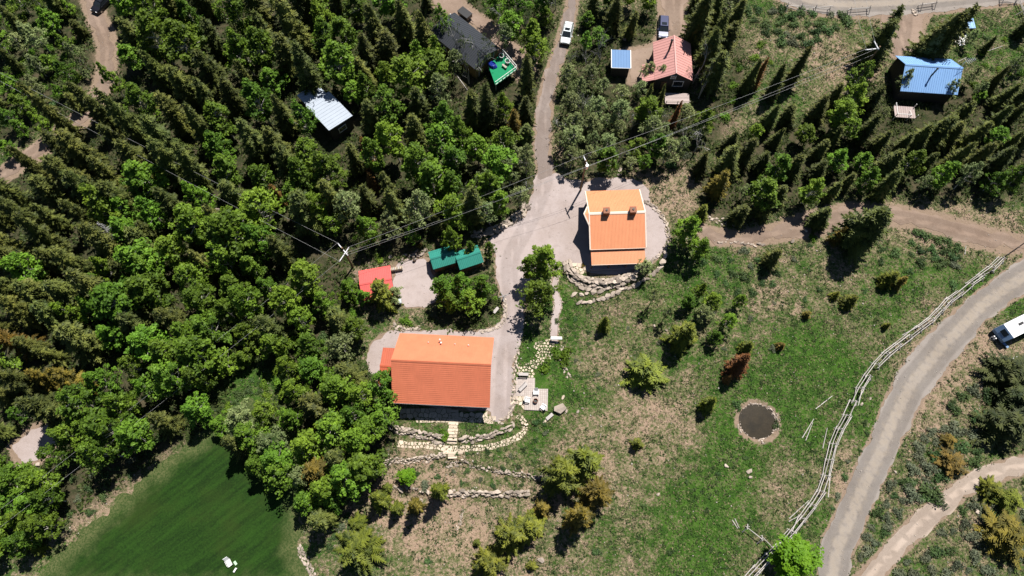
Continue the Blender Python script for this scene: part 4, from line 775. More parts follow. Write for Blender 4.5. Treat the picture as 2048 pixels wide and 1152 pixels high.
# ================================================================ LOG FENCE
FEN = [(1998, 522), (1975, 545), (1945, 565), (1915, 590), (1893, 606), (1865, 638), (1830, 664), (1800, 688), (1770, 712), (1745, 738), (1725, 768), (1708, 797), (1695, 830), (1680, 856), (1667, 885), (1660, 910), (1655, 937), (1648, 966), (1640, 986), (1626, 1008), (1605, 1036), (1590, 1056), (1570, 1079), (1548, 1103), (1520, 1132), (1490, 1165)]
def log_fence(px, label, rails, step=2.35, name='log_fence', group=None):
    L = resample(WL(px), step); x0, y0 = L[len(L) // 2]; z0 = H1(x0, y0); e = empty(name, (x0, y0, z0), 0, label, 'fence', group); r = random.Random(len(px)); fr = []
    for k in range(len(L)):
        tx, ty = L[min(k + 1, len(L) - 1)] - L[max(k - 1, 0)]; n_ = math.hypot(tx, ty); fr.append((-ty / n_, tx / n_))
        x, y = L[k]; nx_, ny_ = fr[-1]; z = H1(x, y) - z0
        for s in (-1, 1): MB().tube((x - x0 - nx_ * s * .72, y - y0 - ny_ * s * .72, z - .05), (x - x0 + nx_ * s * .22, y - y0 + ny_ * s * .22, z + 1.45), .075, .06, 6).build('buck_leg', M_rail, e)
    for k in range(len(L) - 1):
        for off, zz in rails:
            if r.random() < .06: continue
            a, b = L[k], L[k + 1]; u = (b - a) / np.linalg.norm(b - a); na, nb = fr[k], fr[k + 1]; ex0, ex1 = r.uniform(.1, .45), r.uniform(.1, .45); j0, j1 = r.gauss(0, .03), r.gauss(0, .03)
            if r.random() < .12: j1 += r.choice((-1, 1)) * .5; zz *= .7
            p = (a[0] + na[0] * (off + j0) - u[0] * ex0 - x0, a[1] + na[1] * (off + j0) - u[1] * ex0 - y0, H1(*a) + zz + j0 - z0); q = (b[0] + nb[0] * (off + j1) + u[0] * ex1 - x0, b[1] + nb[1] * (off + j1) + u[1] * ex1 - y0, H1(*b) + zz + j1 - z0); MB().tube(p, q, r.uniform(.055, .075), r.uniform(.04, .06), 6).build('rail', M_rail, e)
    return e
log_fence(FEN, 'long buck and rail log fence curving beside the grey road', [(0, 1.12), (-.34, .62), (.34, .62), (-.56, .28)])
log_fence([(1548, 1103), (1520, 1080), (1490, 1056)], 'single rail log fence spur at the bottom, meeting the long fence', [(0, 1.12)], 2.6)
log_fence([(1572, 18), (1600, 20), (1655, 26)], 'short log fence section in the scrub below the upper road', [(0, 1.1), (.34, .6)], 3.0); log_fence([(1697, 27), (1735, 24)], 'log fence section just above the corner utility pole', [(0, 1.1), (.34, .6)], 2.8); log_fence([(1838, 18), (1866, 14)], 'stub of log fence beside the rubble pillar at the upper drive', [(0, 1.1), (.34, .6)], 2.4); log_fence([(2000, 6), (2030, 4), (2040, 30), (2046, 55)], 'corner of log fence at the top right edge', [(0, 1.1), (.34, .6)], 2.6)
rock_wall('rubble_pillar', 'small pile of rubble at the upper drive entrance', [(1823, 20), (1828, 26), (1832, 32)], (.2, .36), 2, 1.2, .15, 'stones')
M_panel = plain('black_panel', (.02, .018, .018), .8, .3, 3)
L = resample(WL([(1998, 522), (2012, 512), (2030, 500), (2060, 478)]), 1.2); e = empty('staked_panel', (*L[0], H1(*L[0])), 0, 'low black fabric on stakes continuing the log fence at the right edge', 'fence'); m = MB(); pts = [(p[0] - L[0][0], p[1] - L[0][1], H1(*p) - H1(*L[0])) for p in L]  # low black panel on leaning stakes
for a, b in zip(pts[:-1], pts[1:]): m.add([(a[0], a[1], a[2]), (b[0], b[1], b[2]), (b[0] + .12, b[1] + .25, b[2] + .85), (a[0] + .12, a[1] + .25, a[2] + .85), (a[0], a[1] + .03, a[2]), (b[0], b[1] + .03, b[2]), (b[0] + .12, b[1] + .28, b[2] + .85), (a[0] + .12, a[1] + .28, a[2] + .85)], [(0, 1, 2, 3), (7, 6, 5, 4), (3, 2, 6, 7)])
m.build('panel', M_panel, e)
for p in pts: MB().tube((p[0], p[1], p[2] - .1), (p[0] + .14, p[1] + .25, p[2] + 1.0), .045).build('stake', M_wood, e)
for lab, a_, b_ in (('upper right of the loose poles lying in the meadow by the pond', (1631, 818), (1664, 792)), ('left of two crossed poles lying right of the pond', (1604, 876), (1627, 838)), ('right of two crossed poles lying right of the pond', (1611, 881), (1625, 845)), ('single pole lying left of the log fence', (1645, 897), (1654, 856)), ('left of two short poles at the lower end of the meadow', (1464, 1040), (1475, 1057)), ('right of two short poles at the lower end of the meadow', (1469, 1037), (1478, 1056)), ('fallen rail leaning off the left side of the log fence', (1578, 1037), (1617, 1001)), ('second fallen rail under the left side of the log fence', (1577, 1043), (1603, 1029)), ('rail sticking out right of the upper log fence', (1893, 607), (1918, 595)), ('pole lying in the upper right corner grass', (1965, 106), (2004, 93)), ('pole lying right of the blue roofed house', (1915, 124), (1940, 112)), ('fallen pale log left of the dark roofed house deck', (906, 140), (935, 181)), ('stake by the dark scrub at the end of the track', (1929, 509), (1931, 492))):
    p, q = W(*a_), W(*b_); tag(MB().tube((0, 0, .08), (q[0] - p[0], q[1] - p[1], q[2] - p[2] + .1), .07, .05, 6).build('pole', M_rail, None, p), lab, 'pole', 'loose poles')

# ================================================================ UTILITY POLES AND WIRES
M_polewood = plain('brown_pole_wood', (.20, .13, .075), .85, .3, 3); M_arm = plain('grey_cross_arm', (.66, .66, .68), .7, .15, 3); M_wire = plain('bare_wire', (.30, .30, .30), .5, 0, 1)
def P3(px, py, z): x, y = P0(px, py, z); return (x, y, z)
def upole(name, label, x, y, h, arms, extra=None):
    z = H1(x, y); e = empty(name, (x, y, z), 0, label, 'utility pole', 'utility poles'); MB().tube((0, 0, -.2), (0, 0, h), .17, .12, 10).build('pole', M_polewood, e)
    for a, b in arms:
        am = MB(); d = Vector((b[0] - a[0], b[1] - a[1], 0)).normalized(); ang = math.atan2(d.y, d.x); L_ = math.dist(a[:2], b[:2]); am.box((0, 0, 0), (L_, .13, .15), 0); o = am.build('cross_arm', M_arm, e, ((a[0] + b[0]) / 2 - x, (a[1] + b[1]) / 2 - y, a[2] - z), (0, 0, ang))
        for s in (-1, 0, 1): MB().tube((s * L_ * .45, 0, .07), (s * L_ * .45, 0, .24), .06, .03, 6).build('insulator', M_whitetrim, o)
    if extra: MB().tube((extra[0], extra[1], extra[2]), (extra[0], extra[1], extra[2] + .9), .24, n=10).build('transformer', M_steel, e)
    return e
x, y = P0(1164.5, 382.5); A1 = (P3(1167, 312, 9.2), P3(1177, 334, 9.2)); cxm = (A1[0][0] + A1[1][0]) / 2; cym = (A1[0][1] + A1[1][1]) / 2
upole('utility_pole', 'brown utility pole with one cross arm behind the smaller orange house', cxm, cym, 9.5, [A1], (.3, .1, 7.0))
X1 = (P3(676, 487, 7), P3(696, 511, 7)); X2 = (P3(679, 523, 7.25), P3(698, 495, 7.25)); cx2 = (X1[0][0] + X1[1][0]) / 2; cy2 = (X1[0][1] + X1[1][1]) / 2
upole('utility_pole', 'utility pole with two crossed white arms left of the red shed', cx2, cy2, 7.5, [X1, X2], (.25, -.1, 5.0))
Y1 = (P3(1731, 100, 9), P3(1757, 97, 9)); Y2 = (P3(1748, 82, 9.25), P3(1757, 99, 9.25))
upole('utility_pole', 'corner utility pole with two arms at right angles near the upper spruces', Y1[1][0], Y1[1][1], 9.5, [Y1, Y2])
def wire(a, b, sag, lab):
    n = 14; pts = []
    for k in range(n + 1): t = k / n; pts.append(tuple(a[i] + (b[i] - a[i]) * t - (sag * 4 * t * (1 - t) if i == 2 else 0) - a[i] for i in range(3)))
    tag(MB().path(pts, [.015] * (n + 1), 4).build('power_line', M_wire, None, a), lab, 'wire', 'overhead wires')
zz = lambda p, d=.25: (p[0], p[1], p[2] + d)
wire(zz(A1[0]), zz(Y1[0]), .5, 'uppermost wire from the brown pole to the corner pole'); wire(zz(A1[1]), zz(Y1[1]), .5, 'middle wire from the brown pole to the corner pole'); wire((cxm, cym, 7.6), (Y1[1][0], Y1[1][1], 7.6), .5, 'lowest wire from the brown pole to the corner pole')
wire(zz(A1[0]), zz(X2[1], .2), .4, 'upper wire from the brown pole to the crossed pole'); wire(zz(A1[1]), zz(X1[1]), .4, 'middle wire from the brown pole to the crossed pole'); wire((cxm, cym, 7.6), (cx2, cy2, 5.6), .4, 'lowest wire from the brown pole to the crossed pole')
wire(zz(X1[0]), P3(-40, 125, 9), .7, 'upper wire from the crossed pole to the upper left edge'); wire(zz(X2[0], .2), P3(-40, 140, 9), .8, 'lower wire from the crossed pole to the upper left edge')
wire(zz(X2[0], .2), P3(-40, 1085, 6), .6, 'lower wire from the crossed pole down to the left edge'); wire(zz(X1[0]), P3(-40, 1050, 6), .6, 'upper wire from the crossed pole down to the left edge')
wire(zz(Y2[0], .2), P3(1727, -40, 9.5), .3, 'right wire from the corner pole to the top edge'); wire(zz(Y1[0]), P3(1702, -40, 9.5), .3, 'left wire from the corner pole to the top edge')
bp = empty('bent_pole', W(103, 963), 0, 'thin bent pole leaning out of the lower left aspens', 'pole'); MB().path([(0, 0, -.1), (0, 0, 1.6), (-1.6, 1.0, 2.2), (-3.6, 2.0, 2.4)], [.06, .06, .05, .035], 6).build('shaft', M_rail, bp)

# ================================================================ VEHICLES
def paint(name, c, rough=.25): return plain(name, c, rough, .04, 2, .1, .6)
M_carwhite = paint('white_car_paint', (.72, .78, .80)); M_carblue = paint('blue_car_paint', (.010, .018, .085)); M_tyre = plain('tyre_rubber', (.02, .02, .02), .8, .1); M_cardark = paint('black_car_paint', (.012, .012, .016)); M_light = plain('lamp_lens', (.7, .7, .7), .15, 0, 1)
def car(label, px, py, rz, body, L_=4.6, w=1.86, h=1.68, rack=True, name='parked_car', bonnet=.27, dk=False):
    x, y, z = W(px, py, .8); z = H1(x, y) + .05; e = empty(name, (x, y, z), rz, label, 'car', 'parked cars'); a, b = L_ / 2, w / 2     # nose towards -Y
    def ring(yy, zb, zt, wf, wt): return [(-b * wf, yy, zb), (b * wf, yy, zb), (b * wf, yy, zb + (zt - zb) * .55), (b * wt, yy, zt), (-b * wt, yy, zt), (-b * wf, yy, zb + (zt - zb) * .55)]
    yb = -a + L_ * bonnet; zb = .98
    MB().loft([ring(-a, .42, .72, .84, .74), ring(-a + .15, .30, .84, .95, .84), ring(-a + .5, .26, .93, 1, .88), ring(yb, .25, zb, 1, .92), ring(a - .7, .25, zb + .04, 1, .92), ring(a - .12, .3, zb + .02, .97, .9), ring(a, .45, .86, .88, .8)]).build('body', body, e, smooth=False, bevel=.03)
    c0, c1, r0, r1 = yb - .12, a - .12, yb + .72, a - .62
    def cr(yy, zz, ww): return [(-ww, yy, zz), (ww, yy, zz)]
    lo = [(-b * .9, c0, zb), (b * .9, c0, zb), (b * .9, c1, zb), (-b * .9, c1, zb)]; hi = [(-b * .72, r0, h - .06), (b * .72, r0, h - .06), (b * .72, r1, h - .06), (-b * .72, r1, h - .06)]
    MB().add(lo + hi, [(0, 1, 5, 4), (1, 2, 6, 5), (2, 3, 7, 6), (3, 0, 4, 7), (4, 5, 6, 7)]).build('windows', M_glass, e)
    rf = MB(); rf.box((0, (r0 + r1) / 2, h - .04), (b * 1.5, r1 - r0 + .12, .07)); ro = rf.build('roof', body, e, bevel=.025)
    MB().box((0, r0 + .45, h + .004), (b * .95, .62, .02)).build('sunroof', M_glass, ro)
    for i_ in range(4):
        p, q = lo[i_], hi[i_]; MB().tube(p, q, .06, .05, 5).build('pillar', body, e)
    if rack:
        for s in (-1, 1): MB().tube((s * b * .66, r0 + .1, h + .08), (s * b * .66, r1 - .1, h + .08), .025, n=5).build('roof_rail', M_black, ro)
        for t_ in (.25, .75): MB().tube((-b * .66, r0 + (r1 - r0) * t_, h + .09), (b * .66, r0 + (r1 - r0) * t_, h + .09), .025, n=5).build('cross_bar', M_black, ro)
    MB().box((0, -a - .01, .5), (w * .82, .08, .22)).build('bumper', M_black, e); MB().box((0, -a + .05, .74), (w * .46, .06, .12)).build('grille', M_black, e)
    for s in (-1, 1):
        MB().box((s * b * .66, -a + .1, .76), (.34, .14, .13)).build('headlight', M_light, e); MB().box((s * (b + .08), yb + .25, 1.02), (.2, .12, .13)).build('wing_mirror', body, e)
        for yy in (-a + .85, a - .85):
            wh = MB().tube((s * (b - .20), yy, .33), (s * (b + .01), yy, .33), .34, n=14).build('wheel', M_tyre, e); MB().tube((s * (b - .02), yy, .33), (s * (b + .025), yy, .33), .2, n=10).build('rim', M_steel, wh)
    return e
car('white estate car with roof rack parked on the upper gravel drive', 1134, 66, -.20, M_carwhite, 4.7)
car('dark blue car parked behind the salmon roofed cabin', 1327, 54, -.10, M_carblue, 4.9, 1.9, 1.6, False)
car('black car in tree shade at the top of the left dirt track', 203, 6, -.5, M_cardark, 4.5, 1.85, 1.6, False)
x, y, z = W(930, 30, .6); e = empty('utility_trailer', (x, y, H1(x, y)), -.75, 'small dark box trailer behind the dark roofed house', 'trailer'); MB().box((0, 0, .85), (2.4, 1.4, .8)).build('box', M_cardark, e, bevel=.04); MB().box((0, 0, 1.28), (2.5, 1.5, .06)).build('lid', M_black, e); MB().tube((1.2, 0, .5), (2.1, 0, .45), .05).build('drawbar', M_black, e)
for s in (-1, 1): w_ = MB().tube((0, s * .62, .3), (0, s * .85, .3), .3, n=12).build('wheel', M_tyre, e); MB().tube((0, s * .8, .3), (0, s * .87, .3), .16, n=8).build('rim', M_steel, w_)
# travel trailer at the right edge
M_rv = plain('trailer_white', (.82, .82, .82), .35, .05, 2); M_rvblue = plain('trailer_blue_cap', (.16, .26, .42), .4, .15, 2)
f0, f1 = np.array(P0(2010, 649.5, 2.75)), np.array(P0(2028, 673.7, 2.75)); axy = (f1 - f0) / np.linalg.norm(f1 - f0); lx = np.array([-axy[1], axy[0]]); lx = lx if lx[0] > 0 else -lx; c = (f0 + f1) / 2 + lx * 3.3; ang = math.atan2(lx[1], lx[0]); zt = H1(*c)
e = empty('travel_trailer', (c[0], c[1], zt), ang, 'white travel trailer with a blue front end parked right of the grey road', 'trailer'); Wt = 2.35
MB().add([(-3.3, -Wt / 2, .55), (3.6, -Wt / 2, .55), (3.6, Wt / 2, .55), (-3.3, Wt / 2, .55), (-3.3, -Wt / 2, 2.75), (3.6, -Wt / 2, 2.75), (3.6, Wt / 2, 2.75), (-3.3, Wt / 2, 2.75)], [(3, 2, 1, 0), (4, 5, 6, 7), (0, 1, 5, 4), (1, 2, 6, 5), (2, 3, 7, 6)]).build('body', M_rv, e)
MB().add([(-3.3, -Wt / 2, .55), (-3.3, -Wt / 2, 2.75), (-3.3, Wt / 2, 2.75), (-3.3, Wt / 2, .55), (-4.05, -Wt / 2 + .05, 1.5), (-4.05, Wt / 2 - .05, 1.5), (-3.9, -Wt / 2 + .05, .7), (-3.9, Wt / 2 - .05, .7)], [(1, 2, 5, 4), (4, 5, 7, 6), (6, 7, 3, 0), (0, 1, 4, 6), (2, 3, 7, 5)]).build('front_cap', M_rvblue, e)
g = MB().add([(-3.45, -.55, 2.545), (-3.45, .55, 2.545), (-3.85, .5, 1.88), (-3.85, -.5, 1.88)], [(0, 1, 2, 3), (3, 2, 1, 0)]); g.v = [(v[0] - .03, v[1], v[2] + .03) for v in g.v]; g.build('front_window', M_glass, e)
MB().box((0, -Wt / 2 - .02, 1.75), (1.2, .04, .6)).build('side_window', M_glass, e); MB().box((2.2, -Wt / 2 - .02, 1.75), (1.0, .04, .6)).build('side_window', M_glass, e); MB().box((-1.7, -Wt / 2 - .02, 1.45), (.7, .04, 1.7)).build('door', M_rvblue, e); MB().box((0, -Wt / 2 - .015, 1.1), (6.6, .03, .35)).build('stripe', M_rvblue, e)
MB().box((-.9, .2, 2.83), (.75, .35, .14)).build('roof_vent', M_black, e); MB().box((1.5, 0, 2.88), (1.0, .7, .24)).build('air_conditioner', M_rv, e, bevel=.05)
for s in (-1, 1):
    for xx in (.5, 1.35): w_ = MB().tube((xx, s * (Wt / 2 - .25), .34), (xx, s * (Wt / 2 + .02), .34), .34, n=14).build('wheel', M_tyre, e); MB().tube((xx, s * (Wt / 2), .34), (xx, s * (Wt / 2 + .04), .34), .18, n=8).build('rim', M_steel, w_)
    MB().tube((-3.6, s * .7, .5), (-5.0, 0, .45), .06).build('drawbar', M_black, e)
for s in (-.18, .18): MB().tube((-4.35, s, .5), (-4.35, s, 1.0), .16, .1, 10).build('gas_bottle', M_rv, e)
x, y, z = W(2006, 690); e = empty('bench', (x, y, z), math.radians(-55), 'blue grey bench lying in the shadow of the travel trailer', 'bench'); MB().box((0, 0, .42), (1.3, .4, .05)).build('seat', M_rvblue, e)
for s in (-1, 1): MB().box((s * .5, 0, .2), (.06, .36, .4)).build('leg', M_black, e)
x, y, z = W(2028, 717); tag(MB().loft([[(math.cos(k * .628) * .45 * s, math.sin(k * .628) * .25 * s, zz) for k in range(10)] for s, zz in ((.8, 0), (1, .25), (.9, .32))]).build('tub', M_rv, None, (x, y, z), (0, 0, .3)), 'small white tub beside the dark fir below the trailer', 'tub')
# yard odds and ends
M_tealtarp = plain('pale_tarp', (.55, .62, .62), .5, .2, 4)
x, y, z = W(797, 606); e = empty('covered_cart', (x, y, z), .1, 'small cart under a pale tarp at the right of the red shed', 'cart'); MB().box((0, 0, .55), (1.1, .8, .7)).build('load', M_tealtarp, e, bevel=.12); MB().box((-.85, 0, .45), (.55, .7, .5)).build('seat_box', M_red, e, bevel=.05)
for s in (-1, 1): MB().tube((.2, s * .4, .25), (.2, s * .55, .25), .25, n=12).build('wheel', M_tyre, e)
x, y, z = W(791, 541); e = empty('firewood_stack', (x, y, z), .19, 'stack of cut firewood right of the red shed', 'firewood')
for r_ in range(4):
    for k in range(9): MB().tube((-1.05 + k * .26 + (r_ % 2) * .1, -.2, .12 + r_ * .21), (-1.05 + k * .26 + (r_ % 2) * .1, .22, .12 + r_ * .21), .11, n=7).build('log', M_flag if (k + r_) % 3 else M_rail, e)
x, y, z = W(829, 522); e = empty('stump', (x, y, z), 0, 'dark stump on the dirt behind the gravel yard', 'stump'); MB().tube((0, 0, -.1), (0, 0, .5), .3, .24, 9).build('trunk', M_bark, e); MB().tube((.1, .1, .4), (.3, .2, .55), .12, .08, 6).build('broken_limb', M_dead, e)
# driftwood sculpture on the island
x, y, z = W(1006, 600); e = empty('driftwood_sculpture', (x, y, z), 0, 'star shaped driftwood sculpture on the driveway island edge', 'sculpture'); MB().path([(0, 0, -.1), (.05, .02, .8), (0, .05, 1.6)], [.16, .13, .1], 7).build('stem', M_dead, e)
for a0, l0, z0_ in ((.3, 1.0, 1.9), (2.0, .8, 1.8), (3.6, .7, 2.1), (4.9, .9, 1.5), (5.6, .6, 2.2)): MB().path([(0, .05, 1.5), (math.cos(a0) * l0 * .5, math.sin(a0) * l0 * .5, (1.5 + z0_) / 2 + .1), (math.cos(a0) * l0, math.sin(a0) * l0, z0_)], [.09, .07, .035], 6).build('arm', M_dead, e)
x, y, z = W(1000, 593); tag(bench(992, 622, .9, 1.1, 'small weathered bench under the island aspens', False), None)
# white lawn things
x, y, z = W(460, 1126); e = empty('lounge_chair', (x, y, z), .6, 'white folding lounge chair standing on the dark lawn', 'chair'); MB().box((0, 0, .32), (.62, .9, .05)).build('seat', M_whitetrim, e); MB().add([(-.31, .42, .34), (.31, .42, .34), (.31, .75, 1.0), (-.31, .75, 1.0), (-.31, .47, .34), (.31, .47, .34), (.31, .8, 1.0), (-.31, .8, 1.0)], [(0, 1, 2, 3), (7, 6, 5, 4), (3, 2, 6, 7), (0, 3, 7, 4), (1, 5, 6, 2)]).build('back', M_whitetrim, e)
for sx in (-1, 1):
    MB().tube((sx * .33, -.3, .58), (sx * .33, .45, .62), .035).build('armrest', M_whitetrim, e)
    for sy in (-.38, .38): MB().tube((sx * .3, sy, 0), (sx * .3, sy, .6), .03).build('leg', M_whitetrim, e)
x, y, z = W(471, 1126); e = empty('mat', (x, y, z + .03), .7, 'pale green mat on the lawn beside the lounge chair', 'mat'); MB().box((0, 0, .03), (.32, .55, .05)).build('pad', plain('pale_green_cloth', (.45, .66, .45), .8), e)
x, y, z = W(472, 1140); e = empty('side_stool', (x, y, z), -.5, 'narrow white stool on the lawn below the mat', 'stool'); MB().box((0, 0, .4), (.22, .6, .05)).build('seat', M_whitetrim, e)
for sy in (-.24, .24): MB().box((0, sy, .19), (.18, .05, .38)).build('leg', M_whitetrim, e)
x, y, z = W(1920, 85); e = empty('lumber_pile', (x, y, z), .3, 'jumbled pile of pale lumber below the tiny blue shed', 'lumber'); r_ = random.Random(9)
for k in range(12): MB().box((r_.gauss(0, .5), r_.gauss(0, .3), .08 + .07 * k), (r_.uniform(1, 2.2), .18, .06), r_.gauss(0, .7)).build('board', M_whitetrim if k % 3 else M_wood, e)
# silver dead conifer lying among the spruces
x, y, _ = W(225, 468, 7.0); e = empty('silver_dead_tree', (x, y, H1(x, y)), .4, 'silver dead conifer skeleton standing among dark spruces on the left', 'tree'); MB().path([(0, 0, -.1), (.05, 0, 4), (0, .05, 11)], [.2, .14, .03], 7).build('trunk', M_dead, e); bm_ = MB(); r_ = random.Random(5)
for k in range(70): z_ = r_.uniform(3, 10.8); l_ = (11.5 - z_) * .2 * r_.uniform(.6, 1.2) + .2; a_ = r_.uniform(0, 6.28); bm_.path([(0, 0, z_), (math.cos(a_) * l_ * .6, math.sin(a_) * l_ * .6, z_ + .12), (math.cos(a_) * l_, math.sin(a_) * l_, z_ - .25 * l_)], [.05, .035, .015], 4)
bm_.build('branches', M_dead, e)
print('STONES', NST)
# ================================================================ TREES
KEEP = [  # photograph outlines no random crown may cover
    [(770, 655), (1000, 665), (1000, 860), (775, 860)], [(1150, 365), (1345, 365), (1345, 560), (1150, 560)], [(580, 162), (625, 160), (720, 240), (718, 262), (655, 275), (600, 215)],
    [(870, 20), (925, 20), (1045, 140), (990, 180), (930, 150), (875, 95)], [(1208, 90), (1275, 90), (1275, 150), (1208, 150)], [(1275, 55), (1395, 55), (1395, 205), (1330, 205), (1275, 150)],
    [(1775, 100), (1935, 105), (1935, 200), (1775, 200)], [(705, 525), (800, 520), (800, 612), (715, 612)], [(845, 480), (975, 480), (975, 545), (850, 545)], [(1780, 205), (1840, 205), (1840, 240), (1780, 240)],
    DRIVE[:20] + DRIVE[20:], YARD2, TRACK_R, PADRIGHT, [(1315, -10), (1375, -10), (1372, 60), (1345, 90), (1300, 70)], [(160, -10), (205, -10), (226, 60), (232, 120), (215, 170), (192, 165), (200, 100), (175, 40)], [(135, 245), (172, 218), (185, 238), (150, 262)], [(60, 290), (95, 278), (110, 300), (75, 315)], [(0, 340), (30, 320), (35, 345), (0, 365)],
    [(30, 885), (60, 858), (98, 850), (98, 890), (72, 918), (40, 925)], [(905, -10), (945, -10), (950, 40), (915, 30)], [(1105, 30), (1160, 30), (1150, 95), (1105, 95)], [(670, 480), (705, 480), (710, 545), (680, 530)], LANE, [(450, 800), (480, 748), (550, 738), (570, 760), (500, 800)], [(40, 1190), (75, 1150), (250, 985), (330, 920), (430, 862), (438, 935), (520, 960), (585, 1020), (600, 1090), (620, 1190)]]
def q3(x, y, z, r, n=8): return [Q(x + r * math.cos(6.283 * k / n), y + r * math.sin(6.283 * k / n), z) for k in range(n)] + [Q(x, y, z)]
def clear(x, y, h, r, soft=1.0):
    pts = np.array(q3(x, y, .2 * h, r * .8 * soft) + q3(x, y, .55 * h, r * .65 * soft) + q3(x, y, .97 * h, r * .15))
    return all((sdist(pts, np.array(k)) <= 0).all() for k in KEEP)
LIST = []       # sp, x, y, h, r, label, group
def place(sp, px, py, h, r, label=None, group=None):
    x, y, _ = W(px, py, .55 * h); LIST.append((sp, x, y, h, r, label, group))
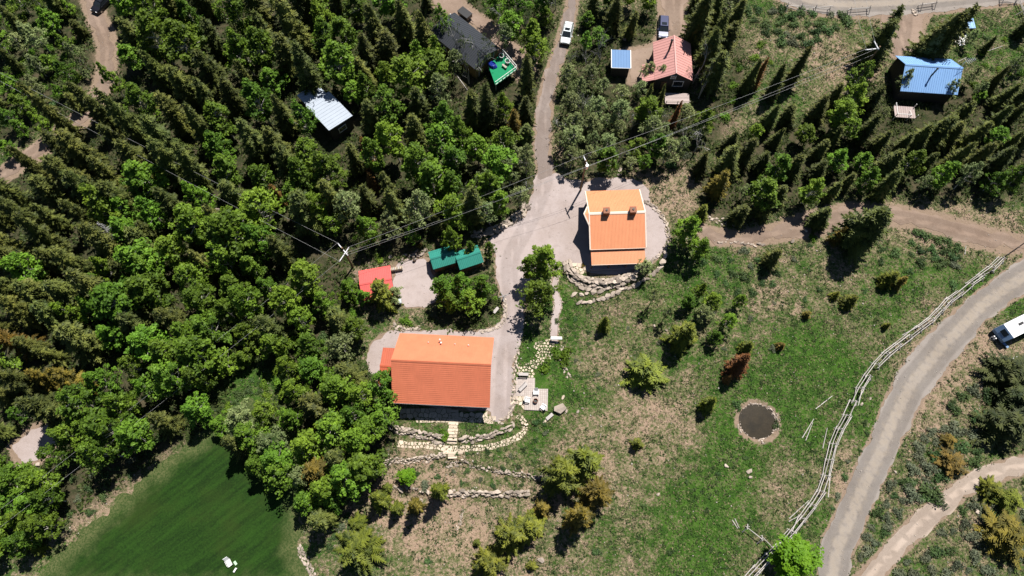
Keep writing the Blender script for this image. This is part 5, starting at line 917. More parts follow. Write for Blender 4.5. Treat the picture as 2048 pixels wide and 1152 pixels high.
# ---- single trees one can point to
S1 = [
 ('aspen', 1092, 522, 10, 2.9, 'tall leafy aspen on the yard edge left of the orange house porch'), ('aspen', 1082, 585, 10, 3.3, 'broad leafy aspen beside the gravel footpath, largest of its clump'), ('aspen', 1063, 540, 8, 2.0, 'slim aspen on the driveway side of the clump by the footpath'),
 ('aspen', 885, 578, 7.5, 2.2, 'aspen below the left green shed, left end of its row'), ('aspen', 922, 570, 8, 2.3, 'aspen between and below the two green sheds'), ('aspen', 962, 572, 7.5, 2.3, 'aspen right end of the row below the green sheds'), ('aspen', 940, 605, 7, 2.3, 'aspen on the lower side of the clump under the green sheds'), ('aspen', 900, 607, 6, 2.0, 'aspen at the lower left of the clump under the green sheds'),
 ('aspen', 907, 478, 8.5, 1.9, 'tall aspen growing in the gap between the green sheds'), ('aspen', 978, 500, 5.5, 1.2, 'slim aspen at the right end of the right green shed'), ('aspen', 940, 500, 5, 1.2, 'small aspen leaning over the right green shed roof'),
 ('fir', 762, 585, 8, 2.0, 'fir standing over the red shed roof'), ('aspen', 728, 592, 5, 1.4, 'small aspen at the left eave of the red shed'), ('brush', 786, 588, 4.5, 1.6, 'thin pale aspen right of the red shed'), ('aspen', 700, 575, 6, 1.8, 'aspen against the left side of the red shed'),
 ('fir', 1297, 742, 5.5, 2.7, 'lone round yellow green fir in the meadow right of the flagstone patio'), ('yfir', 1212, 646, 5, 1.2, 'small fir below the boulder wall of the smaller orange house'), ('yfir', 1368, 668, 8.5, 2.2, 'dark fir with a yellow top in the meadow, left of the rusty one'), ('rust', 1482, 728, 8, 1.7, 'rusty brown dying spruce in the meadow above the pond'), ('yfir', 1420, 808, 5.5, 1.3, 'narrow fir in the meadow left of the pond'), ('yfir', 1276, 887, 2.8, .95, 'tiny fir in the meadow below the round fir'), ('rust', 1458, 757, 3.5, .7, 'little rusty spruce at the foot of the dying one'),
 ('fir', 1128, 950, 9.5, 2.6, 'broad dark fir at the right end of the stone terraces'), ('fir', 1168, 928, 9.5, 2.6, 'tallest fir of the group right of the stone terraces'), ('goldfir', 1196, 985, 9.5, 2.0, 'golden fir on the right of the group by the terraces'), ('goldfir', 1160, 1036, 10.5, 1.8, 'orange golden fir below the group by the terraces'), ('goldfir', 1085, 1016, 5, 1.1, 'small golden fir left of the orange one by the terraces'), ('fir', 1056, 1052, 6.5, 2.1, 'bushy green fir at the foot of the terraces'), ('fir', 1018, 1078, 8, 2.0, 'bushy fir under the rusty topped spruce'), ('fir', 978, 1126, 6.5, 1.9, 'bushy fir at the bottom edge of the meadow'), ('rust', 1008, 1060, 6, .7, 'thin rust topped spruce poking out of the bushy firs'), ('yfir', 1064, 1132, 2, .8, 'tiny fir at the bottom right of the bushy firs'),
 ('fir', 718, 1098, 6.5, 2.5, 'lone round fir at the bottom, right of the pebble strip'), ('yfir', 756, 1000, 8, 1.6, 'left fir of the row below the lowest stone wall'), ('yfir', 790, 1014, 5.5, 1.1, 'shortest fir of the row below the lowest stone wall'), ('gold', 826, 1010, 8.5, 1.2, 'golden fir of the row below the lowest stone wall'), ('yfir', 877, 980, 8.5, 1.3, 'narrow fir standing in the lowest stone wall'), ('lime', 812, 952, 3.2, 1.4, 'small bright green tree above the lowest stone wall'), ('fir', 715, 1046, 2.2, 1.2, 'low fir above the lone round one at the bottom'), ('yfir', 772, 976, 2.8, .9, 'small fir at the left end of the lowest stone wall'), ('yfir', 953, 1086, 1.8, .6, 'tiny golden fir left of the bushy firs'),
 ('lime', 1592, 1116, 6, 3.3, 'bright lime green tree beside the log fence at the road'),
 ('aspen', 1378, 462, 9.5, 2.7, 'large aspen at the right corner of the smaller orange house pad'), ('aspen', 1400, 495, 7, 1.9, 'aspen below the large one right of the smaller orange house'), ('brush', 1290, 535, 4, 1.6, 'pale small tree at the porch corner of the smaller orange house'), ('yfir', 1406, 425, 5, 1.2, 'fir on the dirt bank right of the smaller orange house'),
 ('brush', 1310, 590, 7, 1.0, 'thin pale aspen below the boulder wall'), ('brush', 1335, 625, 6, 1.0, 'thin pale aspen in the meadow, left of the aspen thicket'), ('aspen', 1378, 600, 4.5, 1.5, 'aspen at the top left of the meadow thicket'), ('aspen', 1425, 605, 6.5, 1.7, 'aspen at the top right of the meadow thicket'), ('aspen', 1455, 645, 6, 1.6, 'aspen at the right end of the meadow thicket'), ('brush', 1405, 625, 6, 1.8, 'pale aspen in the middle of the meadow thicket'), ('aspen', 1432, 672, 4.5, 1.4, 'aspen at the foot of the meadow thicket'), ('yfir', 1497, 690, 4, 1.2, 'small fir just above the dying rusty spruce'), ('aspen', 1400, 580, 5.5, 1.2, 'slim aspen above the meadow thicket'), ('aspen', 1480, 600, 5, 1.2, 'slim aspen right of the meadow thicket'),
 ('spruce', 1550, 512, 6, 1.5, 'spruce below the dirt track, left of the big leaning one'), ('spruce', 1646, 432, 6.2, 2.0, 'spruce standing in the dirt track'), ('spruce', 1742, 448, 12.5, 3.6, 'largest spruce on the dirt track, below the forest edge'), ('gold', 1680, 470, 5, 1.2, 'golden spruce at the left foot of the largest one on the track'), ('spruce', 1482, 425, 6, 1.6, 'spruce above the dirt track, left of the pair'), ('spruce', 1532, 412, 6.5, 1.7, 'right spruce of the pair above the dirt track'), ('yfir', 1780, 555, 4.2, 1.4, 'fir with a dark shadow in the meadow below the track'), ('gold', 1803, 560, 3.8, 1.0, 'golden small fir beside another below the track'), ('yfir', 1703, 598, 3.6, 1.4, 'fir with yellow tips in the middle of the right meadow'), ('gold', 1616, 628, 2, .7, 'little golden fir in the right meadow'), ('gold', 1563, 690, 2, .7, 'little golden fir left of the lush grass patch'), ('yfir', 1672, 590, 2.2, .8, 'small fir left of the yellow tipped one'), ('yfir', 1775, 650, 2, .6, 'tiny fir near the log fence'),
 ('spruce', 1766, 78, 12, 2.7, 'spruce left of the dirt drive at the top right'), ('spruce', 1786, 62, 12, 2.0, 'slimmer spruce right beside the one at the top right drive'), ('spruce', 1874, 70, 13, 3.3, 'broad spruce right of the dirt drive at the top right'), ('spruce', 1908, 50, 13, 2.8, 'tall spruce behind the broad one at the top right'),
 ('darkfir', 2022, 850, 6, 3.2, 'dark fir at the right edge between the two roads'), ('darkfir', 2040, 800, 6, 2.6, 'dark fir above the one at the right edge between the roads'), ('darkfir', 2022, 745, 4.5, 2.8, 'dark fir below the travel trailer'), ('goldfir', 1905, 925, 2.6, 1.7, 'low golden fir above the lower dirt road'), ('fir', 1985, 975, 2.4, 1.4, 'low fir inside the bend of the lower dirt road'), ('goldfir', 2018, 1070, 4.5, 2.7, 'golden fir in the bottom right corner'), ('fir', 2020, 1000, 3, 1.8, 'fir above the golden one in the bottom right corner'), ('goldfir', 1898, 880, 2, 1.0, 'small golden fir left of the dark firs'),
 ('spruce', 975, 205, 13, 2.3, 'tall narrow spruce below the green deck'), ('spruce', 890, 268, 7, 1.3, 'small spruce left of the narrow tall one'), ('spruce', 1055, 150, 11, 1.7, 'spruce at the bend of the upper drive'), ('gold', 1030, 240, 7, 1.4, 'golden spruce left of the upper drive'), ('rust', 733, 305, 9, 1.3, 'orange brown dying spruce below the white roofed cabin'), ('rust', 742, 360, 6, 1.1, 'second orange dying spruce below the white roofed cabin'), ('rust', 552, 385, 8, 1.0, 'orange streaked dying spruce left of the crossed pole'), ('spruce', 600, 420, 13, 3.0, 'great dark spruce left of the crossed utility pole'), ('spruce', 785, 405, 12, 1.9, 'spruce between the crossed pole and the rock wall'), ('spruce', 665, 390, 12, 1.8, 'spruce above the crossed utility pole'),
 ('aspen', 604, 240, 11, 2.3, 'bright aspen along the left wall of the white roofed cabin'), ('aspen', 730, 172, 9, 1.8, 'aspen casting its shadow on the white cabin roof'), ('spruce', 605, 130, 15, 2.8, 'dark spruce behind the white roofed cabin'),
 ('spruce', 168, 195, 11, 1.8, 'spruce hiding the bend of the left dirt track'), ('spruce', 120, 300, 11, 2.2, 'spruce just below the left dirt track'), ('aspen', 218, 158, 9, 1.7, 'slim aspen right of the left dirt track'), ('spruce', 60, 330, 12, 2.2, 'spruce over the lower end of the left dirt track'), ('spruce', 90, 215, 17, 2.0, 'tall narrow spruce leaning past the left dirt track'), ('spruce', 255, 240, 17, 2.6, 'tall spruce right of the left dirt track'),
 ('spruce', 685, 650, 9, 1.9, 'dark spruce left of the main house annex, upper of two'), ('spruce', 695, 745, 9, 2.2, 'dark spruce left of the main house annex, lower of two'), ('aspen', 765, 775, 9, 2.6, 'leafy aspen against the left end of the main orange roof'), ('aspen', 770, 835, 8, 2.5, 'leafy aspen at the front left corner of the main house'), ('aspen', 735, 860, 8.5, 2.4, 'leafy aspen one row left of the main house front corner'), ('aspen', 725, 800, 9, 2.4, 'leafy aspen left of the one against the main roof'),
 ('goldfir', 635, 945, 8, 2.4, 'olive gold fir among the aspens at the lawn edge'), ('aspen', 745, 940, 4.5, 1.6, 'low aspen left of the terrace dirt bank'), ('aspen', 715, 975, 4, 1.5, 'low aspen below the terrace dirt bank'), ('aspen', 560, 920, 9, 2.5, 'leafy aspen at the top right of the lawn'), ('aspen', 500, 870, 9, 2.7, 'leafy aspen jutting into the top of the lawn'), ('aspen', 660, 1000, 6, 2.0, 'aspen at the lower tip of the lawn thicket'), ('aspen', 610, 1000, 7, 2.2, 'aspen at the lower right edge of the lawn'),
 ('spruce', 1400, 30, 13, 2.6, 'spruce right of the blue car drive'), ('spruce', 1425, 75, 13, 2.2, 'spruce right of the salmon roofed cabin'), ('spruce', 1295, 195, 9, 1.0, 'narrow spruce at the salmon cabin deck'), ('spruce', 1325, 190, 8, .9, 'second narrow spruce at the salmon cabin deck'), ('rust', 1352, 225, 8, .9, 'brown dying spruce below the salmon cabin deck'), ('rust', 1520, 145, 8, 1.2, 'brown dying spruce in the clearing right of the salmon cabin'), ('spruce', 1505, 150, 9, 1.5, 'dark spruce in the clearing right of the salmon cabin'), ('spruce', 1600, 130, 10, 1.6, 'dark spruce left of the corner utility pole'), ('spruce', 1560, 160, 9, 1.5, 'dark spruce between the salmon cabin and the corner pole'),
 ('bare', 915, 75, 10, 2.2, 'leafless grey aspen over the dark roof, upper of two'), ('bare', 955, 112, 10, 2.6, 'leafless grey aspen over the dark roof, lower of two'), ('aspen', 880, 45, 9, 1.9, 'aspen over the upper left corner of the dark roof'), ('aspen', 868, 105, 9, 1.9, 'aspen at the left wall of the dark roofed house'), ('brush', 905, 125, 8, 1.8, 'pale aspen before the left wall of the dark roofed house'), ('bare', 985, 95, 8, 2.0, 'leafless aspen over the front of the dark roof'), ('brush', 1010, 75, 8, 1.8, 'pale aspen over the right eave of the dark roof'), ('bare', 935, 135, 8, 1.8, 'leafless aspen at the left wall of the dark roofed house'), ('bare', 1000, 40, 9, 2.0, 'leafless aspen above the dark roofed house'), ('bare', 1400, 130, 9, 2.2, 'leafless aspen over the right eave of the salmon roof'), ('bare', 1410, 165, 8, 2.2, 'leafless aspen right of the salmon cabin windows'), ('bare', 1205, 95, 8, 1.8, 'leafless aspen left of the blue carport'), ('brush', 1300, 140, 4.5, 1.6, 'pale leafed aspen in front of the salmon porch roof'), ('brush', 1325, 148, 4.5, 1.6, 'second pale leafed aspen before the salmon porch roof'),
 ('brush', 1808, 160, 6, 1.5, 'pale tree over the left end of the blue metal roof'), ('brush', 1905, 178, 6, 1.5, 'pale tree over the lower right of the blue metal roof'), ('brush', 1945, 150, 5, 1.3, 'pale tree right of the blue metal roof'),
 ('aspen', 112, 905, 8, 2.2, 'aspen at the gravel pad in the lower left'), ('aspen', 150, 870, 9, 2.6, 'large aspen right of the gravel pad in the lower left'), ('aspen', 30, 960, 8, 2.8, 'bright aspen at the left edge below the gravel pad'), ('aspen', 60, 1000, 7, 2.4, 'aspen behind the bent pole at the lower left'), ('fir', 45, 1094, 2, .9, 'small bush fir at the bottom left'), ('fir', 73, 1100, 2, .9, 'second small bush fir at the bottom left'),
]
for s in S1: place(*s)
# ---- the forest, filled in region by region (photograph outline of the crowns, spacing, species, heights)
REG = [
 ([(-30, -30), (165, -30), (185, 110), (165, 195), (120, 235), (-30, 330)], 38, dict(aspen=.58, spruce=.20, brush=.22), (4, 8), 'the upper left corner', 1.0),
 ([(205, -30), (620, -30), (600, 150), (560, 420), (500, 500), (300, 440), (160, 400), (140, 300), (235, 190)], 52, dict(spruce=.55, aspen=.45), (9.5, 14), 'the upper left forest', 1.0),
 ([(-30, 360), (60, 310), (130, 275), (250, 420), (330, 500), (250, 600), (100, 600), (-30, 570)], 54, dict(spruce=.85, aspen=.15), (9, 15), 'the left forest', 1.0),
 ([(250, 460), (480, 430), (640, 560), (520, 690), (450, 790), (330, 870), (190, 930), (140, 840), (240, 700), (150, 610)], 52, dict(aspen=.80, spruce=.20), (8, 12), 'the aspen grove left of centre', 1.0),
 ([(-30, 560), (140, 590), (160, 790), (110, 840), (-30, 860)], 52, dict(aspen=.45, spruce=.45, gold=.10), (7, 12), 'the left edge forest', 1.0),
 ([(440, 840), (500, 740), (560, 650), (640, 560), (700, 610), (720, 690), (650, 730), (760, 870), (730, 960), (650, 1040), (600, 1030), (560, 975), (440, 915)], 46, dict(aspen=.76, spruce=.18, brush=.06), (7, 11), 'the thicket left of the main house', 1.0),
 ([(600, -30), (890, -30), (865, 90), (930, 180), (1000, 180), (1075, 80), (1080, 280), (1060, 390), (950, 430), (860, 470), (720, 480), (560, 430), (620, 280), (720, 270), (720, 200), (640, 120)], 49, dict(aspen=.62, spruce=.26, brush=.12), (8, 12), 'the forest above the crossed pole', 1.0),
 ([(880, 330), (1060, 300), (1060, 400), (950, 440)], 36, dict(bare=.45, brush=.55), (5, 8), 'the brushwood above the rock wall', 1.0),
 ([(980, -30), (1120, -30), (1100, 90), (1050, 80), (960, 40)], 38, dict(aspen=.8, bare=.2), (8, 11), 'the trees left of the white car', 1.0),
 ([(1115, 140), (1175, 60), (1215, 150), (1300, 170), (1420, 210), (1400, 290), (1290, 325), (1130, 340), (1110, 240)], 34, dict(brush=.62, bare=.22, aspen=.12, spruce=.04), (5, 8), 'the scrub wood below the blue carport', 1.0),
 ([(1165, -30), (1310, -30), (1300, 60), (1215, 90), (1175, 60)], 36, dict(aspen=.35, brush=.35, spruce=.30), (6, 10), 'the wood between the two cars', 1.0),
 ([(1375, -30), (1490, -30), (1470, 70), (1420, 190), (1395, 150)], 38, dict(spruce=.7, brush=.3), (8, 12), 'the wood right of the blue car', 1.0),
 ([(-30, 910), (70, 930), (110, 1000), (60, 1080), (-30, 1110)], 42, dict(aspen=1.0), (6, 9), 'the lower left corner', 1.0),
 ([(1400, 330), (1500, 240), (1640, 200), (1720, 150), (1790, 230), (1850, 250), (1950, 190), (2070, 170), (2070, 360), (1900, 370), (1780, 370), (1600, 390), (1460, 390)], 42, dict(spruce=.56, aspen=.34, brush=.058, rust=.012, gold=.03), (5, 9), 'the right hand forest', 1.0),
 ([(1940, 60), (2070, 40), (2070, 190), (1940, 190)], 48, dict(brush=.6, spruce=.4), (4, 7), 'the upper right corner', .9)]
rr = random.Random(11); taken = [(Q(l[1], l[2], .55 * l[3]), l[4]) for l in LIST]
def rad(sp, h): return {'spruce': .165, 'rust': .14, 'gold': .15, 'aspen': .225, 'brush': .20, 'bare': .20}[sp] * h * rr.uniform(.75, 1.35) + .45
for poly, sp_, mix_, hr, where, soft in REG:
    A = np.array(poly, float); lo, hi = A.min(0), A.max(0); acc = []
    for _ in range(int((hi[0] - lo[0]) * (hi[1] - lo[1]) / (sp_ * sp_) * 14)):
        p = (rr.uniform(lo[0], hi[0]), rr.uniform(lo[1], hi[1]))
        if not inside(p, A): continue
        if any((p[0] - q[0]) ** 2 + ((p[1] - q[1]) * .85) ** 2 < (sp_ * .78) ** 2 for q in acc): continue
        if any((p[0] - q[0]) ** 2 + (p[1] - q[1]) ** 2 < (10 + rq * 6) ** 2 for q, rq in taken): continue
        u = rr.random(); sp = None
        for k, w in mix_.items():
            u -= w
            if u <= 0: sp = k; break
        sp = sp or list(mix_)[0]; h = rr.uniform(*hr)* (.98 if sp == 'spruce' else 1.0); r = rad(sp, h); x, y, _ = W(p[0], p[1], .55 * h)
        if not clear(x, y, h, r): 
            h *= .6; r *= .7; x, y, _ = W(p[0], p[1], .55 * h)
            if not clear(x, y, h, r): continue
        acc.append(p); LIST.append((sp, x, y, h, r, None, where))
# ---- labels that tell the forest trees apart: nearest landmark, direction, rank
LM = [('the white roofed cabin', 648, 215), ('the crossed utility pole', 690, 520), ('the dark roofed house', 940, 85), ('the white car', 1133, 65), ('the salmon roofed cabin', 1345, 120), ('the blue carport', 1240, 118), ('the corner utility pole', 1735, 120), ('the blue metal roof', 1862, 150), ('the main orange roof', 885, 740), ('the red shed', 745, 570), ('the smaller orange house', 1230, 450), ('the bend of the left dirt track', 165, 235), ('the silver dead tree', 225, 465), ('the lower left gravel pad', 65, 885), ('the top of the lawn', 430, 860), ('the rock wall above the yard', 1000, 440), ('the largest spruce on the track', 1740, 450), ('the blue car', 1327, 55)]
SPN = dict(spruce='dark spruce', aspen='bright green aspen', brush='pale sparse aspen', bare='leafless grey aspen', rust='rusty dying spruce', gold='golden spruce')
CARD = ['twenty', 'thirty', 'forty', 'fifty', 'sixty', 'seventy']
ORD = ['nearest', 'second', 'third', 'fourth', 'fifth', 'sixth', 'seventh', 'eighth', 'ninth', 'tenth', 'eleventh', 'twelfth', 'thirteenth', 'fourteenth', 'fifteenth', 'sixteenth', 'seventeenth', 'eighteenth', 'nineteenth']
for c_ in CARD: ORD += [c_[:-1] + 'ieth'] + [c_ + '-' + u for u in ('first', 'second', 'third', 'fourth', 'fifth', 'sixth', 'seventh', 'eighth', 'ninth')]
DIRN = ['right', 'upper right', 'above', 'upper left', 'left', 'lower left', 'below', 'lower right']
buckets = {}
for n_, l in enumerate(LIST):
    if l[5]: continue
    p = Q(l[1], l[2], .55 * l[3]); d, b = min((math.hypot(p[0] - m[1], p[1] - m[2]), k) for k, m in enumerate(LM)); s = int(round(math.degrees(math.atan2(-(p[1] - LM[b][2]), p[0] - LM[b][1])) / 45)) % 8
    buckets.setdefault((l[0], b, s), []).append((d, n_))
LAB = {}
for (sp, b, s), v in buckets.items():
    for k, (d, n_) in enumerate(sorted(v)):
        w = {'right': 'right of', 'left': 'left of', 'above': 'above', 'below': 'below'}.get(DIRN[s], DIRN[s].replace('upper', 'up').replace('lower', 'down').replace(' ', '-') + ' of')
        LAB[n_] = f"{SPN[sp]} {w} {LM[b][0]}, {ORD[k] if k < len(ORD) else 'farthest'}{'' if k == 0 else ' nearest'}"
cnt = {}
for n_, (sp, x, y, h, r, lab, grp) in enumerate(LIST):
    cnt[sp] = cnt.get(sp, 0) + 1
    add_tree(sp, x, y, h, r, rr.uniform(0, 6.28), lab or LAB[n_], None if lab else 'trees of ' + grp)
print('TREES', len(LIST), cnt)
# ================================================================ SHRUBS AND GRASS
rs = random.Random(23); ns_ = 0
def shrub(kind, px, py, r, label, group, h=None):
    global ns_; ns_ += 1
    x, y, z = W(px, py); o = link('shrub', rs.choice(C_shr[kind]), None, (x, y, z - .03), (0, 0, rs.uniform(0, 6.28)), (r, r, (h or r * .95) * 1.1)); tag(o, label, 'shrub', group); return o
SHZ = [([(1490, 20), (1560, 15), (1700, 28), (1700, 55), (1660, 75), (1610, 95), (1560, 90), (1510, 60)], 22, 'dark', (.9, 1.5), 'dark green shrub of the thicket below the upper road'),
       ([(1830, 460), (1870, 462), (1925, 505), (1915, 540), (1870, 530), (1840, 500)], 20, 'dark', (.9, 1.4), 'dark green shrub in the dense patch below the dirt track'),
       ([(1760, 490), (1830, 480), (1850, 540), (1800, 545), (1760, 530)], 30, 'dark', (.6, 1.1), 'dark shrub left of the dense patch below the track'),
       ([(1830, 870), (1900, 850), (1960, 880), (1960, 930), (1890, 965), (1840, 1010), (1815, 990)], 24, 'grey', (.8, 1.5), 'sage shrub between the two roads'),
       ([(1735, 1030), (1790, 960), (1830, 960), (1800, 1040), (1740, 1100), (1715, 1120)], 22, 'grey', (.6, 1.1), 'grey green shrub on the wedge where the roads part'),
       ([(1780, 1150), (1850, 1090), (1920, 1020), (2048, 980), (2048, 1152), (1900, 1152)], 30, 'grey', (.6, 1.3), 'sage shrub in the bottom right thicket'),
       ([(1900, 800), (1990, 760), (1990, 850), (1920, 850)], 32, 'dark', (.8, 1.5), 'dark shrub near the right edge firs'),
       ([(1400, 520), (1480, 500), (1560, 530), (1560, 580), (1480, 590), (1420, 560)], 26, 'dark', (.5, 1.1), 'dark shrub below the left end of the dirt track'),
       ([(1180, 310), (1300, 270), (1390, 240), (1400, 300), (1340, 340), (1240, 330)], 30, 'dark', (.6, 1.1), 'dark shrub on the slope above the smaller orange house'),
       ([(1420, 200), (1520, 90), (1560, 120), (1500, 190), (1440, 250)], 34, 'green', (.6, 1.1), 'green shrub in the clearing right of the salmon cabin'),
       ([(830, 925), (1070, 960), (1060, 985), (900, 980), (830, 950)], 28, 'dark', (.3, .65), 'small green shrub on the lower terrace'),
       ([(880, 905), (1080, 895), (1085, 945), (1010, 940), (930, 920)], 28, 'dark', (.3, .6), 'small green shrub on the middle terrace'),
       ([(1060, 830), (1095, 850), (1085, 885), (1060, 880)], 20, 'dark', (.4, .7), 'lush green shrub below the paved patio'),
       ([(1580, 480), (1740, 490), (1760, 600), (1600, 600)], 42, 'dark', (.3, .8), 'low dark shrub in the right meadow'), ([(1200, 620), (1340, 640), (1560, 600), (1560, 700), (1300, 700)], 46, 'grey', (.3, .7), 'low grey shrub in the middle meadow'),
       ([(650, 1020), (700, 1030), (710, 1080), (650, 1100)], 24, 'dark', (.5, .9), 'shrub above the pebble strip'), ([(560, 740), (620, 620), (700, 560), (720, 620), (640, 690)], 26, 'green', (.6, 1.1), 'bright shrub in the thicket left of the red shed'),
       ([(440, 850), (470, 780), (550, 730), (600, 740), (520, 800)], 20, 'green', (.5, 1.0), 'lush shrub at the head of the lawn'), ([(1930, 60), (2048, 70), (2048, 190), (1940, 170)], 30, 'green', (.5, 1.1), 'shrub in the upper right corner'),
       ([(80, 1030), (140, 960), (240, 930), (330, 870), (300, 940), (150, 1060)], 34, 'dark', (.4, .9), 'shrub on the rough strip above the lawn'), ([(1730, 840), (1760, 880), (1700, 950), (1680, 1010), (1660, 1020), (1700, 900)], 26, 'dark', (.35, .7), 'shrub on the verge between the log fence and the road'),
       ([(1110, 620), (1180, 620), (1210, 800), (1120, 720)], 30, 'dark', (.25, .55), 'small shrub right of the gravel footpath'), ([(1200, 1040), (1500, 880), (1560, 1060), (1300, 1140)], 75, 'dark', (.3, .65), 'low shrub in the lower meadow'), ([(-20, 20), (150, 10), (170, 150), (100, 220), (-20, 280)], 26, 'green', (.7, 1.3), 'bright shrub in the upper left corner')]
KP2 = [np.array(k) for k in (DRIVE, LANE, YARD2, TRACK_R, ROAD_L + ROAD_R, LOW_U + LOW_D, LAWN, PADTOP, PADRIGHT, [(770, 655), (1000, 665), (1000, 850), (775, 850)], [(1150, 365), (1300, 365), (1300, 550), (1150, 550)], [(1030, 750), (1100, 750), (1100, 825), (1030, 825)])]
for poly, sp_, kd, rr_, lab in SHZ:
    A = np.array(poly, float); lo, hi = A.min(0), A.max(0); acc = []
    for _ in range(int((hi[0] - lo[0]) * (hi[1] - lo[1]) / sp_ ** 2 * 10)):
        p = (rs.uniform(lo[0], hi[0]), rs.uniform(lo[1], hi[1]))
        if not inside(p, A) or any((p[0] - q[0]) ** 2 + (p[1] - q[1]) ** 2 < (sp_ * .8) ** 2 for q in acc) or any(sdist(np.array([p]), k)[0] > -8 for k in KP2): continue
        acc.append(p)
    acc.sort()
    for n_, p in enumerate(acc): shrub(kd if rs.random() < .8 else ('grey' if kd == 'dark' else 'dark'), p[0], p[1], rs.uniform(*rr_), lab + (f', {ORD[n_] if n_ else "leftmost"}{"" if n_ == 0 else " from the left"}' if n_ < len(ORD) and len(acc) <= len(ORD) else ''), lab.replace(' shrub', ' shrubs', 1))
for kd, px, py, r, lab in (('dark', 1475, 985 - 172, .9, 'round dark shrub left of the pond'), ('dark', 1550, 850, .75, 'dark shrub overhanging the right rim of the pond'), ('dark', 1905, 812, 1.25, 'round dark shrub right of the grey road bend'), ('green', 1112, 705, 1.2, 'leafy shrub over the flagstone path below the white bench'), ('green', 1130, 712, 1.6, 'tall leafy shrub right of the white bench'), ('green', 1090, 735, 1.3, 'bushy shrub right of the flagstone patio'), ('green', 888, 872, .95, 'bright shrub at the left of the stone steps'), ('gold', 1165, 533, .5, 'reddish shrub by the porch corner of the smaller orange house'), ('dark', 1131, 554, .6, 'small dark shrub at the head of the boulder wall'), ('grey', 850, 970, .9, 'grey shrub in the lowest terrace wall'), ('green', 815, 645, 1.1, 'yellow green shrub behind the main house'), ('gold', 838, 492, .6, 'orange shrub above the rubble heap'), ('dark', 1192, 1104, .8, 'round dark shrub in the lower meadow'), ('dark', 856, 1122, .7, 'low shrub in the bottom meadow'), ('dark', 1905, 570, 1.0, 'dark shrub at the upper log fence'), ('green', 760, 520, .9, 'green shrub on the bank above the red shed'), ('green', 1625, 480, .8, 'green shrub below the track spruce'), ('dark', 1690, 40, 1.4, 'dark shrub behind the fence above the corner pole'), ('grey', 1880, 1000, 1.2, 'large grey green shrub left of the lower dirt road bend'), ('dark', 1860, 985, 1.9, 'largest green shrub beside the lower dirt road')): shrub(kd, px, py, r, lab, None)
# ---- grass tufts and forest undergrowth, too many to count
def scatter(name, n, mat, keep, size, height, blades, seed, colors, box=(-98, -10, 98, 100)):
    r = np.random.default_rng(seed); p = np.stack([r.uniform(box[0], box[2], n), r.uniform(box[1], box[3], n)], 1); q = Q(p[:, 0], p[:, 1], 0.0); vis = (q[0] > -30) & (q[0] < 2078) & (q[1] > -30) & (q[1] < 1190); p = p[vis]
    A = ground_attrs(p); k = keep(A, r, p); p = p[k]; A = {a: v[k] for a, v in A.items()}; m = len(p); z = hgt(p[:, 0], p[:, 1]); V = []; T = []; D = []
    for b in range(blades):
        az = r.uniform(0, 6.283, m); s = r.uniform(*size, m); hh = r.uniform(*height, m); d = np.stack([np.cos(az), np.sin(az)], 1); o = p + r.normal(0, size[1] * .5, (m, 2)); pr = np.stack([-d[:, 1], d[:, 0]], 1) * (s * .38)[:, None]
        a = np.c_[o - pr, z]; b_ = np.c_[o + pr, z]; c = np.c_[o + d * s[:, None], z + hh]; V.append(np.stack([a, b_, c], 1)); T.append(np.repeat(np.clip(colors(A, r, m), 0, 1), 3)); D.append(np.repeat(A['dry'], 3))
    V = np.concatenate(V).reshape(-1, 3); me = mesh_np(name, V, [np.arange(len(V)).reshape(-1, 3)], mat, {'tint': np.concatenate(T), 'dry': np.concatenate(D)}); return tag(link(name, me), kind='stuff')
t = NT('grass_blades'); v = t.pos(); cmead, *_ = meadow_color(t, v); M_grass = t.bsdf(t.mix(t.ss(t.attr('tint'), .86, .95), t.mul(cmead, t.math('ADD', t.math('MULTIPLY', t.attr('tint'), .9), .5)), (.17, .15, .075)), .8, 0, None, .2)
roofs = [WL(k) for k in ([(800, 660), (985, 668), (985, 835), (785, 830)], [(1172, 378), (1290, 378), (1290, 545), (1172, 545)], [(1030, 752), (1098, 752), (1098, 824), (1030, 824)])]
def off_built(p):
    k = np.ones(len(p), bool)
    for a in roofs: k &= sdist(p, a) < 0
    return k & (np.hypot((p[:, 0] - POND[0]) / 2.9, (p[:, 1] - POND[1]) / 2.75) > 1.05)
scatter('meadow_grass', 150000, M_grass, lambda A, r, p: (A['gravel'] < .55 + r.normal(0, .12, len(p))) & (A['forest'] < .6) & (A['lawn'] < .4) & (r.random(len(p)) < 1.05 - .75 * A['dry']) & off_built(p), (.16, .38), (.06, .26), 3, 5, lambda A, r, m: r.random(m))
M_forb = foliage('meadow_herb_leaves', (.014, .036, .010), (.085, .120, .040), .2, 0)
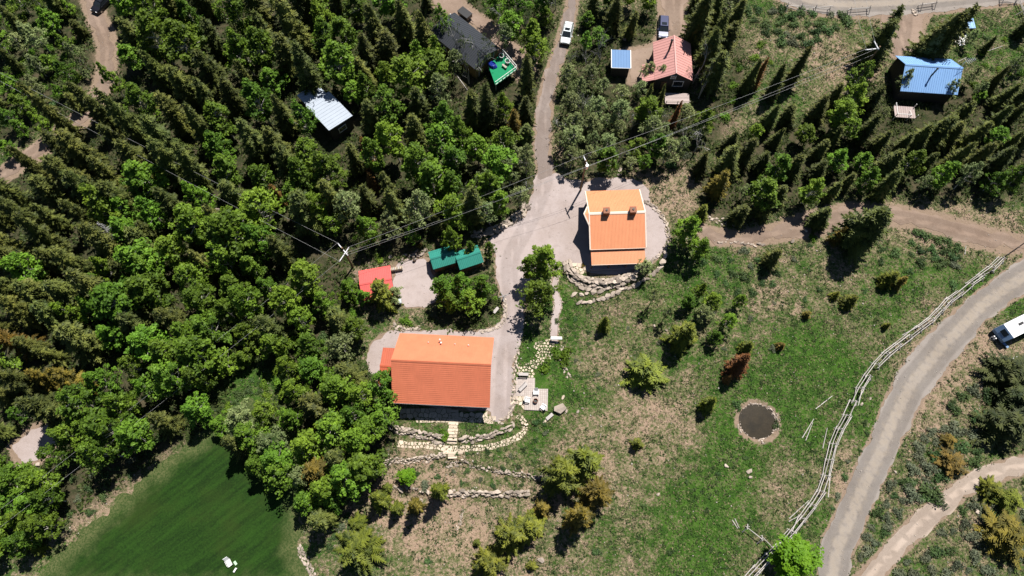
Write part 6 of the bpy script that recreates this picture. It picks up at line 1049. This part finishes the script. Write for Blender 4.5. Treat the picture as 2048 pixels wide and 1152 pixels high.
scatter('meadow_herbs', 26000, M_forb, lambda A, r, p: (A['gravel'] < .5) & (A['forest'] < .75) & (A['lawn'] < .15) & off_built(p) & (np.sin(p[:, 0] * .5 + 2.1 * np.sin(p[:, 1] * .37)) + np.cos(p[:, 1] * .55 + 1.7 * np.sin(p[:, 0] * .29)) + r.normal(0, .7, len(p)) > .1), (.14, .34), (.10, .34), 7, 8, lambda A, r, m: r.random(m))
M_under = foliage('undergrowth_leaves', (.022, .040, .010), (.090, .120, .030), .2, 0)
scatter('undergrowth', 60000, M_under, lambda A, r, p: (A['gravel'] < .5) & (A['forest'] > .4) & (A['lawn'] < .3) & off_built(p) & (np.sin(p[:, 0] * .7 + 2 * np.sin(p[:, 1] * .31)) * np.cos(p[:, 1] * .6 + 1.5 * np.sin(p[:, 0] * .23)) > -.35), (.22, .55), (.15, .6), 4, 6, lambda A, r, m: r.random(m))
r = np.random.default_rng(12); n = 5200; p = np.stack([r.uniform(-98, 98, n), r.uniform(-10, 99, n)], 1); A = ground_attrs(p); k = (A['lawn'] < .3) & (A['forest'] < .7) & off_built(p); p = p[k]; n = len(p)
tet = np.array([(1, 0, 0), (-.5, .87, 0), (-.5, -.87, 0), (.1, .1, .7), (0, 0, -.4)]); V = []; s = r.uniform(.04, .13, n) * (1 + .6 * (r.random(n) < .1)); az = r.uniform(0, 6.28, n); z = hgt(p[:, 0], p[:, 1])
for q in tet: V.append(np.stack([p[:, 0] + s * (q[0] * np.cos(az) * 1.3 - q[1] * np.sin(az)), p[:, 1] + s * (q[0] * np.sin(az) * 1.3 + q[1] * np.cos(az)), z + .05 + q[2] * s], 1))
V = np.stack(V, 1).reshape(-1, 3); b = np.arange(n) * 5; F = np.concatenate([np.stack([b + i, b + j, b + k_], 1) for i, j, k_ in ((0, 1, 3), (1, 2, 3), (2, 0, 3), (1, 0, 4), (2, 1, 4), (0, 2, 4))])
t = NT('pale_pebbles'); M_peb = t.bsdf(t.mul((.46, .41, .36), t.math('ADD', t.noise(t.pos(), .9, 2), .4)), .9); tag(link('pebbles', mesh_np('pebbles', V, [F], M_peb)), kind='stuff')
print('SHRUBS', ns_)
